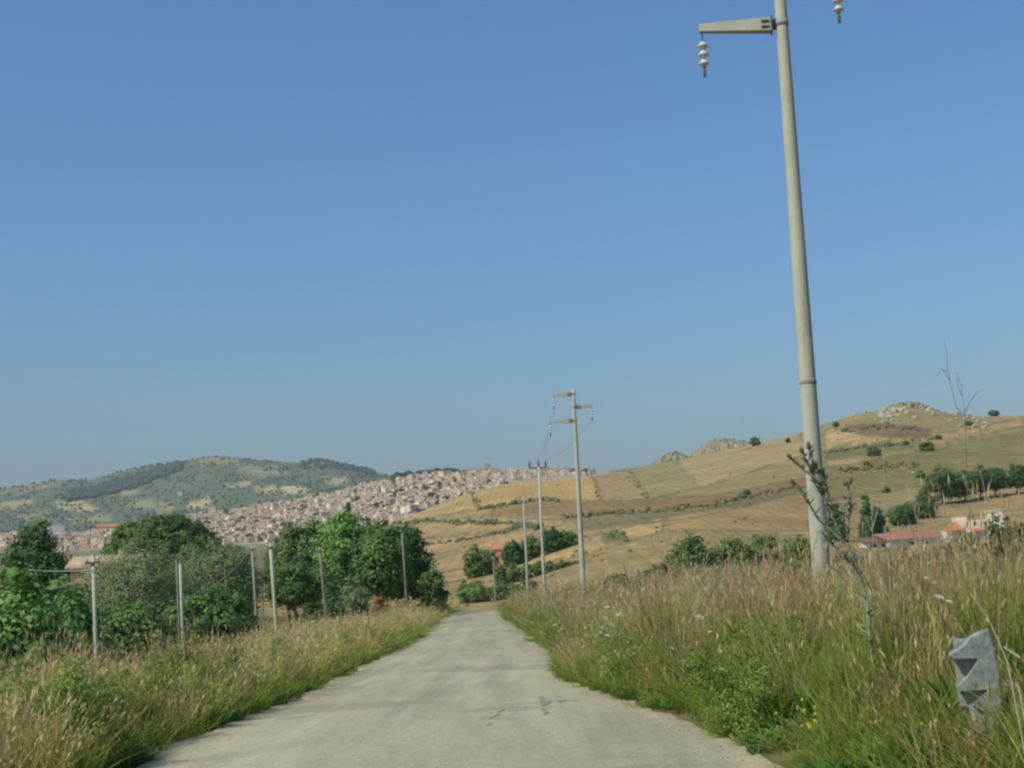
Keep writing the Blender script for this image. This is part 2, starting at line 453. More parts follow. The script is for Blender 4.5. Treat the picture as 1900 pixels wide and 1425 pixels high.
mk = N(nt, 'ShaderNodeMath', operation='MULTIPLY'); nt.links.new(mm.outputs[0], mk.inputs[0]); nt.links.new(ramp(nt, n4, [(.46, (0, 0, 0)), (.68, (.42, .42, .42))]), mk.inputs[1])
c = mixc(nt, mk.outputs[0], c, (.19, .175, .08))
surf(nt, out, c, 0.95, n3, 0.5, 0.08, 0.1)
me.materials.append(M['land'])
tag(link('ground', me), 'dry grassy land falling to fields and rising to the golden hill', kind='structure')

# a far blue ridge seen through the gap beside the town
rv, rq = [], []
pts = [(700, 905), (800, 885), (860, 873), (890, 868), (930, 872), (1000, 880), (1100, 890), (1300, 900)]
for i, px in enumerate(np.linspace(700, 1300, 40)):
    top = spot(px, float(np.interp(px, *zip(*pts))) + 1.5 * math.sin(i * 1.7), 8200)
    for k, (dz, dr) in enumerate(((-330, -900), (-90, -300), (0, 0), (-330, 900))):
        d = top.normalized(); rv.append((top.x + d.x * dr, top.y + d.y * dr, top.z + dz))
for i in range(39):
    for k in range(3): rq.append((i*4+k, (i+1)*4+k, (i+1)*4+k+1, i*4+k+1))
me = fastmesh('distant_hill', rv, rq); me.materials.append(plain('ridge_scrub', (.09, .11, .06), (.17, .17, .09), .004))
tag(link('distant_hill', me), kind='structure')

# ------------------------------------------------------------------ road
ys = np.concatenate([np.arange(-6, 60, .35), np.arange(60, 160, 1.0)])
us = np.array([-1, -.965, -.9, -.75, -.5, -.25, 0, .25, .5, .75, .9, .965, 1.0])
rng = np.random.RandomState(4)
el = np.convolve(rng.normal(0, .16, len(ys) + 4), np.ones(5) / 5 * 1.6, 'valid'); er = np.convolve(rng.normal(0, .16, len(ys) + 4), np.ones(5) / 5 * 1.6, 'valid')
RV = []
for i, y in enumerate(ys):
    xc = float(road_x(y)); zc = float(road_z(y))
    el[i] += .15 * max(0, min(1, (22 - y) / 8)); wr = ROADW / 2 + er[i] + .36 * max(0, min(1, (19 - y) / 6))
    for u in us:
        h = (wr if u > 0 else ROADW / 2 + el[i])
        RV.append((xc + u * h, y, zc + 0.045 - 0.03 * u * u - (0.035 if abs(u) == 1 else 0)))
n = len(us)
RQ = [(i*n+k, i*n+k+1, (i+1)*n+k+1, (i+1)*n+k) for i in range(len(ys)-1) for k in range(n-1)]
me = fastmesh('road', RV, RQ)
me.polygons.foreach_set('use_smooth', np.ones(len(me.polygons), bool))
fattr(me, 'across', np.tile(us, len(ys)))
m, nt, out = new_mat('worn_asphalt')
ac = N(nt, 'ShaderNodeAttribute', attribute_name='across')
nb = noise(nt, 0.5, 5, vec=scaled(nt, (1, .25, 1))); ng = noise(nt, 45, 3); ns = noise(nt, 2.2, 5, vec=scaled(nt, (1, .12, 1)))
np_ = noise(nt, 0.22, 2, dist=0.6)
c = ramp(nt, nb, [(.3, (.38, .342, .212)), (.7, (.465, .418, .268))])
c = mixc(nt, .5, c, ramp(nt, ns, [(.35, (.78, .79, .8)), (.65, (1.12, 1.11, 1.1))]), 'MULTIPLY')
c = mixc(nt, .55, c, ramp(nt, ng, [(.3, (.52, .52, .53)), (.7, (1.36, 1.36, 1.33))]), 'MULTIPLY')
c = mixc(nt, .8, c, ramp(nt, np_, [(.56, (1, 1, 1)), (.585, (.78, .80, .83))]), 'MULTIPLY')       # old patches
trk = ramp(nt, ac.outputs['Fac'], [(0, (1, 1, 1)), (1, (1, 1, 1))])
ab = N(nt, 'ShaderNodeMath', operation='ABSOLUTE'); nt.links.new(ac.outputs['Fac'], ab.inputs[0])
c = mixc(nt, .7, c, ramp(nt, ab.outputs[0], [(.0, (.93, .93, .94)), (.2, (1, 1, 1)), (.36, (.9, .9, .9)), (.5, (1.05, 1.05, 1.04)), (.8, (1.0, 1.0, .98)), (.97, (1.12, 1.06, .95))]), 'MULTIPLY')
lo_ = noise(nt, 1.1, 6, vec=scaled(nt, (1.6, .05, 1)), rough=.65)
c = mixc(nt, .75, c, ramp(nt, lo_, [(.34, (.74, .75, .77)), (.5, (1, 1, 1)), (.7, (1.10, 1.09, 1.06))]), 'MULTIPLY')
ag_ = noise(nt, 14.0, 5, rough=.7)
c = mixc(nt, .6, c, ramp(nt, ag_, [(.35, (.72, .72, .73)), (.65, (1.22, 1.21, 1.18))]), 'MULTIPLY')
sp_ = noise(nt, 7.0, 3)
c = mixc(nt, .9, c, ramp(nt, sp_, [(.24, (.62, .60, .56)), (.30, (1, 1, 1))]), 'MULTIPLY')
cr = N(nt, 'ShaderNodeTexVoronoi', Scale=0.45, feature='DISTANCE_TO_EDGE')
wv = N(nt, 'ShaderNodeMix', data_type='VECTOR'); wv.inputs[0].default_value = .30
tcx = nt.nodes.new('ShaderNodeTexCoord'); nz = N(nt, 'ShaderNodeTexNoise', Scale=1.3, Detail=5.0)
nt.links.new(tcx.outputs['Object'], nz.inputs['Vector']); nt.links.new(tcx.outputs['Object'], wv.inputs[4]); nt.links.new(nz.outputs['Color'], wv.inputs[5])
nt.links.new(wv.outputs[1], cr.inputs['Vector'])
gate = ramp(nt, noise(nt, .18, 2), [(.64, (0, 0, 0)), (.70, (1, 1, 1))])
crk = ramp(nt, cr.outputs['Distance'], [(.0, (.60, .59, .57)), (.02, (1, 1, 1))])
c = mixc(nt, gate, c, mixc(nt, 1.0, c, crk, 'MULTIPLY'))
surf(nt, out, c, .9, ng, .35, .012, .2)
me.materials.append(m)
tag(link('road', me), 'pale worn asphalt lane running downhill between grassy verges', kind='structure')

# ------------------------------------------------------------------ more materials
M['concrete'] = plain('pole_concrete', (.36, .35, .255), (.47, .455, .34), 2.2, .8, .3, .01)
m, nt, out = new_mat('stained_pole_concrete'); M['pole'] = m
sA = noise(nt, 5.0, 5, vec=scaled(nt, (1, 1, .10)), rough=.65); sB = noise(nt, 1.2, 4); sC = noise(nt, 40, 3)
pc = ramp(nt, sB, [(.3, (.37, .355, .26)), (.7, (.47, .455, .34))])
pc = mixc(nt, .75, pc, ramp(nt, sA, [(.30, (.62, .62, .60)), (.45, (1, 1, 1)), (.75, (1.08, 1.07, 1.04))]), 'MULTIPLY')
surf(nt, out, mixc(nt, .4, pc, ramp(nt, sC, [(.3, (.75, .75, .75)), (.7, (1.15, 1.15, 1.15))]), 'MULTIPLY'), .85, sC, .3, .006)
M['concrete_old'] = plain('old_post_concrete', (.25, .225, .17), (.36, .33, .255), 3.0, .85, .3, .01)
M['timber'] = plain('weathered_timber', (.16, .13, .10), (.27, .23, .18), 4.0, .85)
M['steel'] = plain('galvanised_steel', (.22, .22, .21), (.34, .34, .32), 6.0, .5)
M['darksteel'] = plain('dark_iron', (.06, .06, .055), (.12, .12, .11), 6.0, .6)
M['porcelain'] = plain('insulator_glass', (.50, .48, .38), (.64, .62, .52), 9.0, .35, .1, .003, spec=.5)
M['darkinsul'] = plain('brown_insulator', (.04, .035, .03), (.08, .07, .06), 9.0, .4)
M['wire'] = plain('wire_aluminium', (.20, .20, .20), (.30, .30, .30), 9.0, .5)
M['cable'] = plain('pale_cable', (.34, .35, .36), (.46, .47, .48), 9.0, .6)
M['bark'] = plain('bark', (.09, .07, .05), (.19, .155, .115), 5.0, .95, .8, .04)
M['bark_grey'] = plain('olive_bark', (.15, .135, .11), (.27, .25, .21), 5.0, .95, .8, .04)
M['rock'] = plain('limestone', (.29, .26, .185), (.46, .42, .31), .35, .95, .8, .3)
M['block'] = plain('rough_concrete', (.17, .19, .16), (.34, .36, .305), 22.0, .95, .6, .012)
M['plaster_cream'] = plain('cream_plaster', (.60, .52, .37), (.70, .62, .46), 1.2, .9)
M['plaster_white'] = plain('white_plaster', (.58, .57, .52), (.70, .69, .64), 1.2, .9)
M['plaster_orange'] = plain('ochre_plaster', (.46, .24, .12), (.58, .33, .18), 1.5, .9)
M['tile_tan'] = plain('tan_tile', (.40, .29, .15), (.56, .42, .24), 2.0, .9)
M['tile_orange'] = plain('orange_tile', (.42, .16, .075), (.54, .22, .10), 2.0, .9)
M['tile_pink'] = plain('faded_red_tile', (.30, .13, .085), (.40, .19, .125), 2.0, .9)
M['tile_brown'] = plain('brown_tile', (.13, .08, .06), (.22, .14, .10), 2.0, .9)
M['dark'] = plain('window_dark', (.02, .022, .025), (.04, .042, .045), 2.0, .3)
M['leaf_fig'] = leafmat('leaf_bright', [(.0, (0.100, 0.184, 0.062)), (.5, (0.191, 0.339, 0.093)), (1, (0.342, 0.469, 0.136))], .25)
M['leaf_broad'] = leafmat('leaf_broad', [(.0, (0.077, 0.137, 0.053)), (.5, (0.146, 0.238, 0.074)), (1, (0.256, 0.336, 0.106))], .25)
M['leaf_olive'] = leafmat('leaf_olive', [(.0, (.18, .225, .105)), (.5, (.235, .285, .135)), (1, (.30, .345, .175))], .22)
M['leaf_dark'] = leafmat('leaf_dark', [(.0, (0.054, 0.105, 0.041)), (.5, (0.093, 0.175, 0.063)), (1, (0.166, 0.254, 0.084))], .25)
M['leaf_pine'] = leafmat('leaf_pine', [(.0, (0.079, 0.125, 0.051)), (.5, (0.136, 0.205, 0.074)), (1, (0.255, 0.307, 0.102))], .25)
M['leaf_hedge'] = leafmat('leaf_hedge', [(.0, (0.092, 0.145, 0.052)), (.5, (0.160, 0.229, 0.073)), (1, (0.269, 0.328, 0.118))], .25)
M['leaf_rust'] = leafmat('leaf_rust', [(.0, (.20, .10, .03)), (.5, (.34, .17, .045)), (1, (.45, .25, .08))])
M['leaf_grey'] = leafmat('leaf_grey', [(.0, (.11, .15, .065)), (.5, (.18, .225, .10)), (1, (.27, .31, .155))], .3)

# ------------------------------------------------------------------ trees
def crown_mesh(name, blobs, leaf, nclump, per, seed, mat, spread=.30, drop=0.0, aspect=1.0, smooth=False):
    """many leaf-sized faces gathered in clumps over the blobs (centre xyz, radii xyz)"""
    r = np.random.RandomState(seed)
    B = np.array(blobs, float)
    wgt = (B[:, 3] * B[:, 5] + B[:, 4] * B[:, 5]); wgt /= wgt.sum()
    cb = B[r.choice(len(B), nclump, p=wgt)]
    d = r.normal(size=(nclump, 3)); d /= np.linalg.norm(d, axis=1)[:, None]
    rad = 1.0 - .42 * r.rand(nclump) ** 1.6
    rad *= 1 + .10 * r.normal(size=nclump)
    if smooth: rad = 1.0 - .22 * r.rand(nclump) ** 2 + .025 * r.normal(size=nclump)
    cc = cb[:, :3] + d * cb[:, 3:] * rad[:, None]
    csz = spread * (cb[:, 3:].mean(1)) * r.uniform(.65, 1.35, nclump)
    ctint = r.uniform(.2, .8, nclump)
    k = np.repeat(np.arange(nclump), per)
    off = r.normal(size=(len(k), 3)) * csz[k][:, None] * np.array([.66, .66, .52])
    p = cc[k] + off; p[:, 2] -= drop * r.rand(len(k)) * csz[k]
    nrm = off / (np.linalg.norm(off, axis=1)[:, None] + 1e-6) + .8 * d[k] + r.normal(size=(len(k), 3)) * .38 + np.array([0, 0, .25])
    nrm /= np.linalg.norm(nrm, axis=1)[:, None]
    t = np.cross(nrm, r.normal(size=(len(k), 3))); t /= np.linalg.norm(t, axis=1)[:, None] + 1e-9
    b = np.cross(nrm, t)
    s = leaf * r.uniform(.55, 1.25, len(k))[:, None]
    V = np.stack([p - t * s * .5, p + b * s * .32 * aspect + nrm * s * .07, p + t * s * .5, p - b * s * .32 * aspect + nrm * s * .07], 1).reshape(-1, 3)
    me = fastmesh(name, V, np.arange(len(V)).reshape(-1, 4))
    tint = np.clip(ctint[k] + r.normal(0, .16, len(k)), 0, 1)
    fattr(me, 'tint', np.repeat(tint, 4))
    me.materials.append(mat)
    return me

def limb_mesh(H, rad, tops, seed, split=.35, lean=(0, 0)):
    r = random.Random(seed); mb = MB()
    x1, y1 = lean[0] * split, lean[1] * split
    mid = (x1 * .5 + r.uniform(-.04, .04) * H, y1 * .5, H * split * .55)
    top = (x1, y1, H * split)
    mb.tube([(0, 0, -.3), (0, 0, .02), mid, top], [rad * 1.35, rad * 1.15, rad * .92, rad * .8], 8)
    for (tx, ty, tz) in tops:
        q = Vector(top).lerp(Vector((tx, ty, tz)), .5) + Vector((r.uniform(-.08, .08) * H, r.uniform(-.08, .08) * H, .03 * H))
        mb.tube([(top[0], top[1], top[2] - rad * .6), q, (tx, ty, tz)], [rad * .62, rad * .4, rad * .14], 6)
    return mb

def make_tree(name, label, cat, px, r, top, wid, style, leafm, seed, leaf=.2, ncl=120, per=40, bark='bark', group=None, base=.3, dep=None, hscale=None):
    """px, top, wid: photo column, row of the crown's top, crown width in photo pixels at distance r"""
    b = on_ground(px, r)
    H = spot(px, top, r).z - b.z
    W = wid * r / FPX / 2
    D = W * (dep or 1.0)
    q = random.Random(seed)
    t = thing(name, label, cat, b, q.uniform(0, .01), group)
    blobs = []
    if style == 'round':
        cz = H * (base + (1 - base) * .5); rz = H * (1 - base) * .5
        blobs.append((0, 0, cz, W * .72, D * .72, rz * .78))
        for k in range(9):
            a = k * 2.4 + q.uniform(-.4, .4); u = q.uniform(-.75, .85); f = math.sqrt(max(0, 1 - u * u * .8))
            s = q.uniform(.34, .52)
            blobs.append((math.cos(a) * W * (1 - s) * f, math.sin(a) * D * (1 - s) * f, cz + u * rz * (1 - s), W * s, D * s, rz * s))
        blobs.append((q.uniform(-.15, .15) * W, 0, H - rz * .38, W * .42, D * .42, rz * .38))
        tops = [(bb[0] * .8, bb[1] * .8, bb[2]) for bb in blobs[1:7]]; rad = max(.06, H * .028); spl = max(.18, base)
    elif style == 'umbrella':
        cz = H * .70; rz = H * .31
        blobs.append((0, 0, cz, W * .96, D * .96, rz * .92))
        blobs.append((0, 0, cz + rz * .08, W * .93, D * .93, rz * .9))
        for k in range(5):
            a = k * 2.4; f = math.sqrt((k + .5) / 5) * .62
            blobs.append((math.cos(a) * W * f, math.sin(a) * D * f, cz + rz * (.35 * (1 - f)) + q.uniform(-.1, .1) * rz, W * .27, D * .27, rz * .66))
        tops = [(bb[0] * .9, bb[1] * .9, bb[2] - rz * .3) for bb in blobs[2:7]]; rad = H * .035; spl = .5
    elif style == 'cone':
        for k in range(9):
            u = k / 8.0; w = (1 - u) ** .8 * .9 + .1
            blobs.append((q.uniform(-.1, .1) * W, q.uniform(-.1, .1) * W, H * (base + (1 - base) * (.08 + .88 * u)), W * w, D * w, H * (1 - base) * .12))
        tops = [(0, 0, H * .95)]; rad = H * .025; spl = .5
    elif style == 'column':
        for k in range(8):
            u = k / 7.0; w = (.75 + .25 * math.sin(math.pi * min(1, u * 1.25 + .1))) * (1 if u < .8 else .55)
            blobs.append((q.uniform(-.18, .18) * W, q.uniform(-.1, .1) * W, H * (base + (1 - base) * (.08 + .84 * u)), W * w, D * w, H * (1 - base) * .13))
        tops = [(0, 0, H * .95)]; rad = H * .025; spl = .5
    else:                                             # bush: leafy down to the ground
        n = 9
        for k in range(n):
            a = k * 2.4; f = math.sqrt((k + .3) / n) * .66; s = q.uniform(.34, .5)
            hh = H * (1 - .55 * f * f) * q.uniform(.75, 1.0)
            blobs.append((math.cos(a) * W * f, math.sin(a) * D * f, hh * .5, W * s, D * s, hh * .52))
        tops = [(bb[0], bb[1], bb[2] * 1.3) for bb in blobs[:6]]; rad = max(.03, H * .02); spl = .12
    me = crown_mesh('crown', blobs, leaf * 1.08, int(ncl * (3.2 if style == 'umbrella' else 1.5)), per, seed, M[leafm], .085 if style == 'umbrella' else .30, aspect=.7 if leafm == 'leaf_olive' else 1.0, smooth=style == 'umbrella')
    link('crown', me, t)
    limb_mesh(H, rad, tops, seed, spl).build('trunk', M[bark], t, True)
    return t

T = make_tree
# left of the road, from the frame's edge inwards
T('leafy_shrub', 'large bright green leafy shrub at the left edge in front of the conifer', 'shrub', 15, 46, 1058, 210, 'bush', 'leaf_fig', 11, .20, 260, 42)
T('leafy_shrub', 'bright green shrub left of the first bare concrete post', 'shrub', 105, 50, 1056, 165, 'bush', 'leaf_fig', 12, .19, 200, 40)
T('leafy_shrub', 'round green shrub hiding the wall of the tan-roofed house', 'shrub', 128, 74, 1060, 64, 'bush', 'leaf_broad', 10, .18, 110, 40)
T('leafy_shrub', 'low rounded green shrub just right of the leftmost concrete post', 'shrub', 240, 60, 1094, 190, 'bush', 'leaf_broad', 13, .18, 190, 40)
T('leafy_shrub', 'dark green shrub growing round the second concrete post', 'shrub', 368, 64, 1080, 170, 'bush', 'leaf_broad', 14, .18, 190, 40)
T('leafy_shrub', 'deep green shrub under the right olive tree', 'shrub', 415, 72, 1068, 95, 'bush', 'leaf_broad', 15, .18, 130, 40)
T('olive_tree', 'grey-green olive tree in front of the umbrella pine, the left of two', 'tree', 258, 80, 1008, 225, 'round', 'leaf_olive', 16, .14, 380, 90, 'bark_grey', base=.02)
T('olive_tree', 'grey-green olive tree under the right end of the umbrella pine', 'tree', 394, 84, 1004, 185, 'round', 'leaf_olive', 17, .14, 330, 90, 'bark_grey', base=.02)
T('conifer_tree', 'dark dense conifer with a peaked top near the left edge', 'tree', 76, 120, 964, 112, 'round', 'leaf_dark', 18, .28, 260, 54, base=.02)
T('conifer_tree', 'small dark evergreen behind the shrubs at the far left edge', 'tree', 22, 112, 1012, 75, 'round', 'leaf_pine', 19, .24, 90, 40, base=.1)
T('umbrella_pine', 'broad umbrella pine with a flat dark green crown', 'tree', 303, 132, 960, 206, 'umbrella', 'leaf_pine', 20, .26, 420, 60)
T('conifer_tree', 'little pointed conifer between the umbrella pine and the post pair', 'tree', 428, 128, 995, 45, 'cone', 'leaf_dark', 21, .22, 60, 40)
T('broadleaf_tree', 'green tree behind the pair of tall concrete posts', 'tree', 452, 118, 1012, 60, 'round', 'leaf_pine', 22, .22, 70, 40, base=.1)
T('broadleaf_tree', 'dark rounded tree just right of the tallest concrete post', 'tree', 540, 122, 971, 112, 'round', 'leaf_pine', 23, .27, 220, 50, base=.08)
T('broadleaf_tree', 'small bright tree with a bare slim trunk in the dry field', 'tree', 532, 98, 1040, 116, 'round', 'leaf_broad', 24, .2, 170, 48, base=.30)
T('broadleaf_tree', 'dark tree at the back between the slim trunk tree and the tallest tree', 'tree', 590, 128, 956, 76, 'round', 'leaf_broad', 25, .25, 170, 48, base=.08)
T('broadleaf_tree', 'tallest bright green tree of the clump left of the road', 'tree', 642, 112, 946, 128, 'round', 'leaf_fig', 26, .25, 330, 54, base=.1)
T('broadleaf_tree', 'broad green tree leaning over the dark thicket by the road', 'tree', 704, 108, 972, 114, 'round', 'leaf_broad', 27, .25, 300, 54, base=.14)
T('broadleaf_tree', 'dark rounded tree behind the thin post by the road', 'tree', 752, 120, 968, 92, 'round', 'leaf_dark', 28, .26, 270, 50, base=.06)
T('broadleaf_tree', 'mid green tree filling the gap behind the weathered wooden post', 'tree', 594, 106, 1030, 92, 'bush', 'leaf_broad', 39, .22, 170, 46)
T('leafy_shrub', 'green shrub at the right foot of the tree clump by the road', 'shrub', 796, 116, 1046, 62, 'bush', 'leaf_broad', 29, .22, 120, 44)
T('leafy_shrub', 'grey-green shrub at the foot of the tallest tree of the clump', 'shrub', 654, 100, 1062, 48, 'bush', 'leaf_olive', 30, .18, 80, 40)
T('leafy_shrub', 'rust-brown dry shrub beside the tree clump and fence stakes', 'shrub', 700, 103, 1094, 34, 'bush', 'leaf_rust', 31, .16, 50, 34)
T('leafy_shrub', 'dark twiggy thicket below the broad green tree', 'shrub', 630, 104, 1085, 70, 'bush', 'leaf_dark', 32, .18, 110, 36)
T('cypress_tree', 'dark blue-green cypress rising behind the tree clump', 'tree', 645, 420, 940, 34, 'column', 'leaf_dark', 33, .55, 70, 40)
T('cypress_tree', 'narrow dark cypress right of the tallest tree in front of the town', 'tree', 683, 430, 958, 20, 'column', 'leaf_dark', 34, .5, 40, 40)
T('cypress_tree', 'dark cypress showing left of the tallest tree in front of the town', 'tree', 612, 430, 962, 24, 'column', 'leaf_dark', 35, .5, 40, 40)
# beyond the end of the road
T('leafy_shrub', 'green shrub straight ahead where the road drops out of sight', 'shrub', 872, 186, 1076, 66, 'bush', 'leaf_broad', 36, .30, 120, 40)
T('leafy_shrub', 'low green shrub right of the thin pole beyond the road', 'shrub', 932, 190, 1077, 70, 'bush', 'leaf_broad', 37, .30, 110, 40)
T('leafy_shrub', 'olive green shrub against the foot of the leaning grass bank', 'shrub', 975, 192, 1072, 40, 'bush', 'leaf_hedge', 38, .28, 60, 40)
for i, (px, top, w, lab) in enumerate([(880, 1010, 60, 'leftmost of the valley trees, left of the red-roofed hut'), (902, 1014, 40, 'low valley tree touching the red-roofed hut on its left'),
        (950, 998, 52, 'round valley tree just right of the red-roofed hut'), (985, 988, 46, 'round valley tree between the two nearer poles'),
        (1022, 974, 48, 'highest of the valley trees, left of the tall three-armed pole'), (1052, 976, 48, 'valley tree directly behind the tall three-armed pole')]):
    T('valley_tree', lab, 'tree', px, 248 + i * 5, top, w, 'bush', 'leaf_dark' if i in (2, 4) else 'leaf_hedge', 40 + i, .42, 90, 40, group='row of trees in the valley')
for i in range(7):
    px = 925 + i * 24
    T('vine_bush', ['leftmost', 'second', 'third', 'fourth', 'fifth', 'sixth', 'rightmost'][i] + ' bush of the clipped green row across the dry slope', 'bush', px, 222, 1041 - (1 if i % 2 else 0), 30, 'bush', 'leaf_hedge', 50 + i, .30, 60, 34, group='clipped row on the slope')
# right of the road
for i, (px, top, w, r, lm, lab) in enumerate([
        (1278, 983, 100, 118, 'leaf_hedge', 'big rounded dark shrub left of the near pole'), (1345, 992, 90, 122, 'leaf_hedge', 'second rounded shrub left of the near pole'),
        (1420, 990, 90, 124, 'leaf_hedge', 'shrub halfway between the big shrub and the near pole'), (1480, 985, 80, 126, 'leaf_hedge', 'shrub touching the near pole on its left'),
        (1140, 1060, 70, 70, 'leaf_grey', 'grey-green scrub above the bank right of the three-armed pole'), (1215, 1050, 90, 76, 'leaf_grey', 'grey-green scrub in front of the big rounded shrub'),
        (1760, 984, 130, 34, 'leaf_grey', 'grey-green shrub in front of the pink-roofed farmhouse'), (1860, 975, 130, 30, 'leaf_grey', 'grey-green shrub at the right edge above the concrete block'),
        (1685, 1010, 90, 40, 'leaf_grey', 'grey-green scrub in front of the low farm shed'), (1880, 966, 84, 150, 'leaf_hedge', 'green bush hiding the right end of the farmhouse'), (1790, 988, 90, 60, 'leaf_grey', 'grey-green shrub in front of the orange-roofed farmhouse'), (1900, 985, 90, 45, 'leaf_grey', 'grey-green shrub cut by the right edge below the farm bush'), (1575, 1018, 90, 40, 'leaf_grey', 'grey-green scrub crowding the foot of the near pole on its right'), (1470, 1030, 80, 44, 'leaf_grey', 'grey-green scrub crowding the foot of the near pole on its left')]):
    T('wild_shrub', lab, 'shrub', px, r, top, w, 'bush', lm, 60 + i, .24 if r > 60 else .12, 130, 40)
for i, (px, top, w, r, st, lab) in enumerate([
        (1552, 937, 34, 270, 'column', 'dark conifer just right of the near pole shaft'), (1612, 928, 28, 262, 'column', 'narrow pointed cypress at the left end of the farm'),
        (1632, 940, 26, 266, 'column', 'second cypress beside the pointed cypress of the farm'),
        (1678, 932, 58, 320, 'bush', 'dark tree on the slope above the low farm shed'), (1720, 908, 42, 340, 'column', 'slim dark tree uphill from the pink farm roof'),
        (1757, 862, 74, 380, 'round', 'leftmost big dark tree of the hillside clump'), (1796, 872, 64, 384, 'round', 'second big dark tree of the hillside clump'),
        (1828, 864, 62, 388, 'round', 'third big dark tree of the hillside clump'), (1854, 866, 50, 392, 'round', 'rightmost big dark tree of the hillside clump'),
        (1896, 858, 40, 395, 'round', 'dark tree cut by the right edge of the picture')]):
    T('hillside_tree', lab, 'tree', px, r, top, w, st, 'leaf_dark', 80 + i, .42, 130, 42, base=.08, group='dark trees above the farm')
for i, (px, py, w, lab) in enumerate([
        (1391, 908, 14, 'small bush alone on the open dry slope left of the near pole'), (1380, 915, 9, 'tiny bush beside the lone bush on the dry slope'),
        (1633, 826, 28, 'round bush on the green strip right of the near pole'), (1619, 856, 12, 'small bush below the round bush on the green strip'),
        (1732, 816, 30, 'round green bush below the pale rocky knoll'), (1692, 816, 14, 'small dark bush left of the round bush below the knoll'),
        (1865, 758, 20, 'dark tree on the skyline near the right edge'), (1411, 810, 22, 'dark tree on the skyline at the end of the crag'),
        (1716, 872, 20, 'bush uphill to the left of the hillside clump'), (1610, 918, 14, 'bush above the pointed farm cypress'),
        (1566, 780, 12, 'small bush on the skyline slope right of the near pole'), (1756, 806, 14, 'small bush right of the round bush below the knoll'),
        (1815, 780, 16, 'small bush under the stony right part of the ridge'), (1650, 902, 18, 'bush in the middle of the dry slope above the farm'),
        (1577, 893, 12, 'small bush in line with the thistle top'), (1475, 812, 10, 'tiny bush on the skyline left of the near pole')]):
    a, e = polar(px, py + w * .7)
    rs = np.geomspace(200, 900, 500); g = ground(np.sin(a) * rs, np.cos(a) * rs) - e * rs
    k = np.where(g >= 0)[0]; r = rs[k[0]] if len(k) else 845
    T('hill_bush', lab, 'bush', px, r, py, w, 'bush', 'leaf_hedge' if i % 3 else 'leaf_dark', 100 + i, .7, 50, 34, group='bushes scattered over the golden hill')

# ------------------------------------------------------------------ grass and weeds (uncountable: stuff)
def tuft(name, n, h, spread, lean, width, seed, head=0.0, leafy=False):
    """a clump of bent blades; attribute tint runs from the root (0) to the tip (about .75), seed heads 1"""
    r = np.random.RandomState(seed); V = []; Tq = []; Tt = []; tint = []
    for i in range(n):
        a = r.uniform(0, 6.28); rad = spread * math.sqrt(r.rand()); x0, y0 = rad * math.cos(a), rad * math.sin(a)
        L = h * r.uniform(.55, 1.0); d = r.uniform(0, 6.28); ln = lean * r.uniform(.2, 1.2) * L
        w = width * r.uniform(.7, 1.3); f = r.uniform(0, 6.28); wx, wy = math.cos(f) * w / 2, math.sin(f) * w / 2
        us = [0, .4, .75, 1.0]; o = len(V); bt = r.uniform(-.08, .08)
        ws = [.8, 1, .7, 0] if not leafy else [.3, 1, .9, 0]
        for u, k in zip(us, ws):
            x = x0 + math.cos(d) * ln * u ** 1.8; y = y0 + math.sin(d) * ln * u ** 1.8; z = L * (u - .12 * lean * u * u) - .03
            if k > 0:
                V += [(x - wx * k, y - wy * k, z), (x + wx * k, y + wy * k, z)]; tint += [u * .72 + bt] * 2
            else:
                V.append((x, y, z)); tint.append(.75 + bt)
        Tq += [(o, o+1, o+3, o+2), (o+2, o+3, o+5, o+4)]; Tt.append((o+4, o+5, o+6))
        if r.rand() < head:
            tx, ty, tz = V[o+6]; hl = r.uniform(.05, .10); hw = r.uniform(.004, .008)
            px_, py_ = math.cos(d), math.sin(d); o2 = len(V)
            V += [(tx, ty, tz - hl * .2), (tx - py_ * hw + px_ * hl * .2, ty + px_ * hw + py_ * hl * .2, tz + hl * .35), (tx + px_ * hl * .55, ty + py_ * hl * .55, tz + hl * .8), (tx + py_ * hw + px_ * hl * .2, ty - px_ * hw + py_ * hl * .2, tz + hl * .35)]
            tint += [.9 + bt] * 4; Tq.append((o2, o2+1, o2+2, o2+3))
    me = fastmesh(name, V, Tq, Tt)
    fattr(me, 'tint', np.clip(tint, 0, 1))
    return me
GR = {
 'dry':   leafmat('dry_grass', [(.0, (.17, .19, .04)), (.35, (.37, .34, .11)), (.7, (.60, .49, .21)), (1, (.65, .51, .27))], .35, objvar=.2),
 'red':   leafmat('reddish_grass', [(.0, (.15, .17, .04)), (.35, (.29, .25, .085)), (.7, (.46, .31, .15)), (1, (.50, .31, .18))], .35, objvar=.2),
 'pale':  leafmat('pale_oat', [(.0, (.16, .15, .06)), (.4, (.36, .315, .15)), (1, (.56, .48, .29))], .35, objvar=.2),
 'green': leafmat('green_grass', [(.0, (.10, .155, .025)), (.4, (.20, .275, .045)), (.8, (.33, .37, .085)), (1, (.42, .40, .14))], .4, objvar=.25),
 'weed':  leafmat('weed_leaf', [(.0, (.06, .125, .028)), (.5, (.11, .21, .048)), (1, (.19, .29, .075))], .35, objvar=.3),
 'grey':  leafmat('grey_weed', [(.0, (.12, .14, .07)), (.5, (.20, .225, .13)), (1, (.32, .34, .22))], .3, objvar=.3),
}
TUFTS = {}
def variants(kind, mk, k=4):
    TUFTS[kind] = []
    for i in range(k):
        me = mk(i); me.materials.append(GR[kind]); TUFTS[kind].append(me)
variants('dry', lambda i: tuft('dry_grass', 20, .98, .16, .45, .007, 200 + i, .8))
variants('red', lambda i: tuft('reddish_grass', 22, .94, .17, .42, .007, 220 + i, .9))
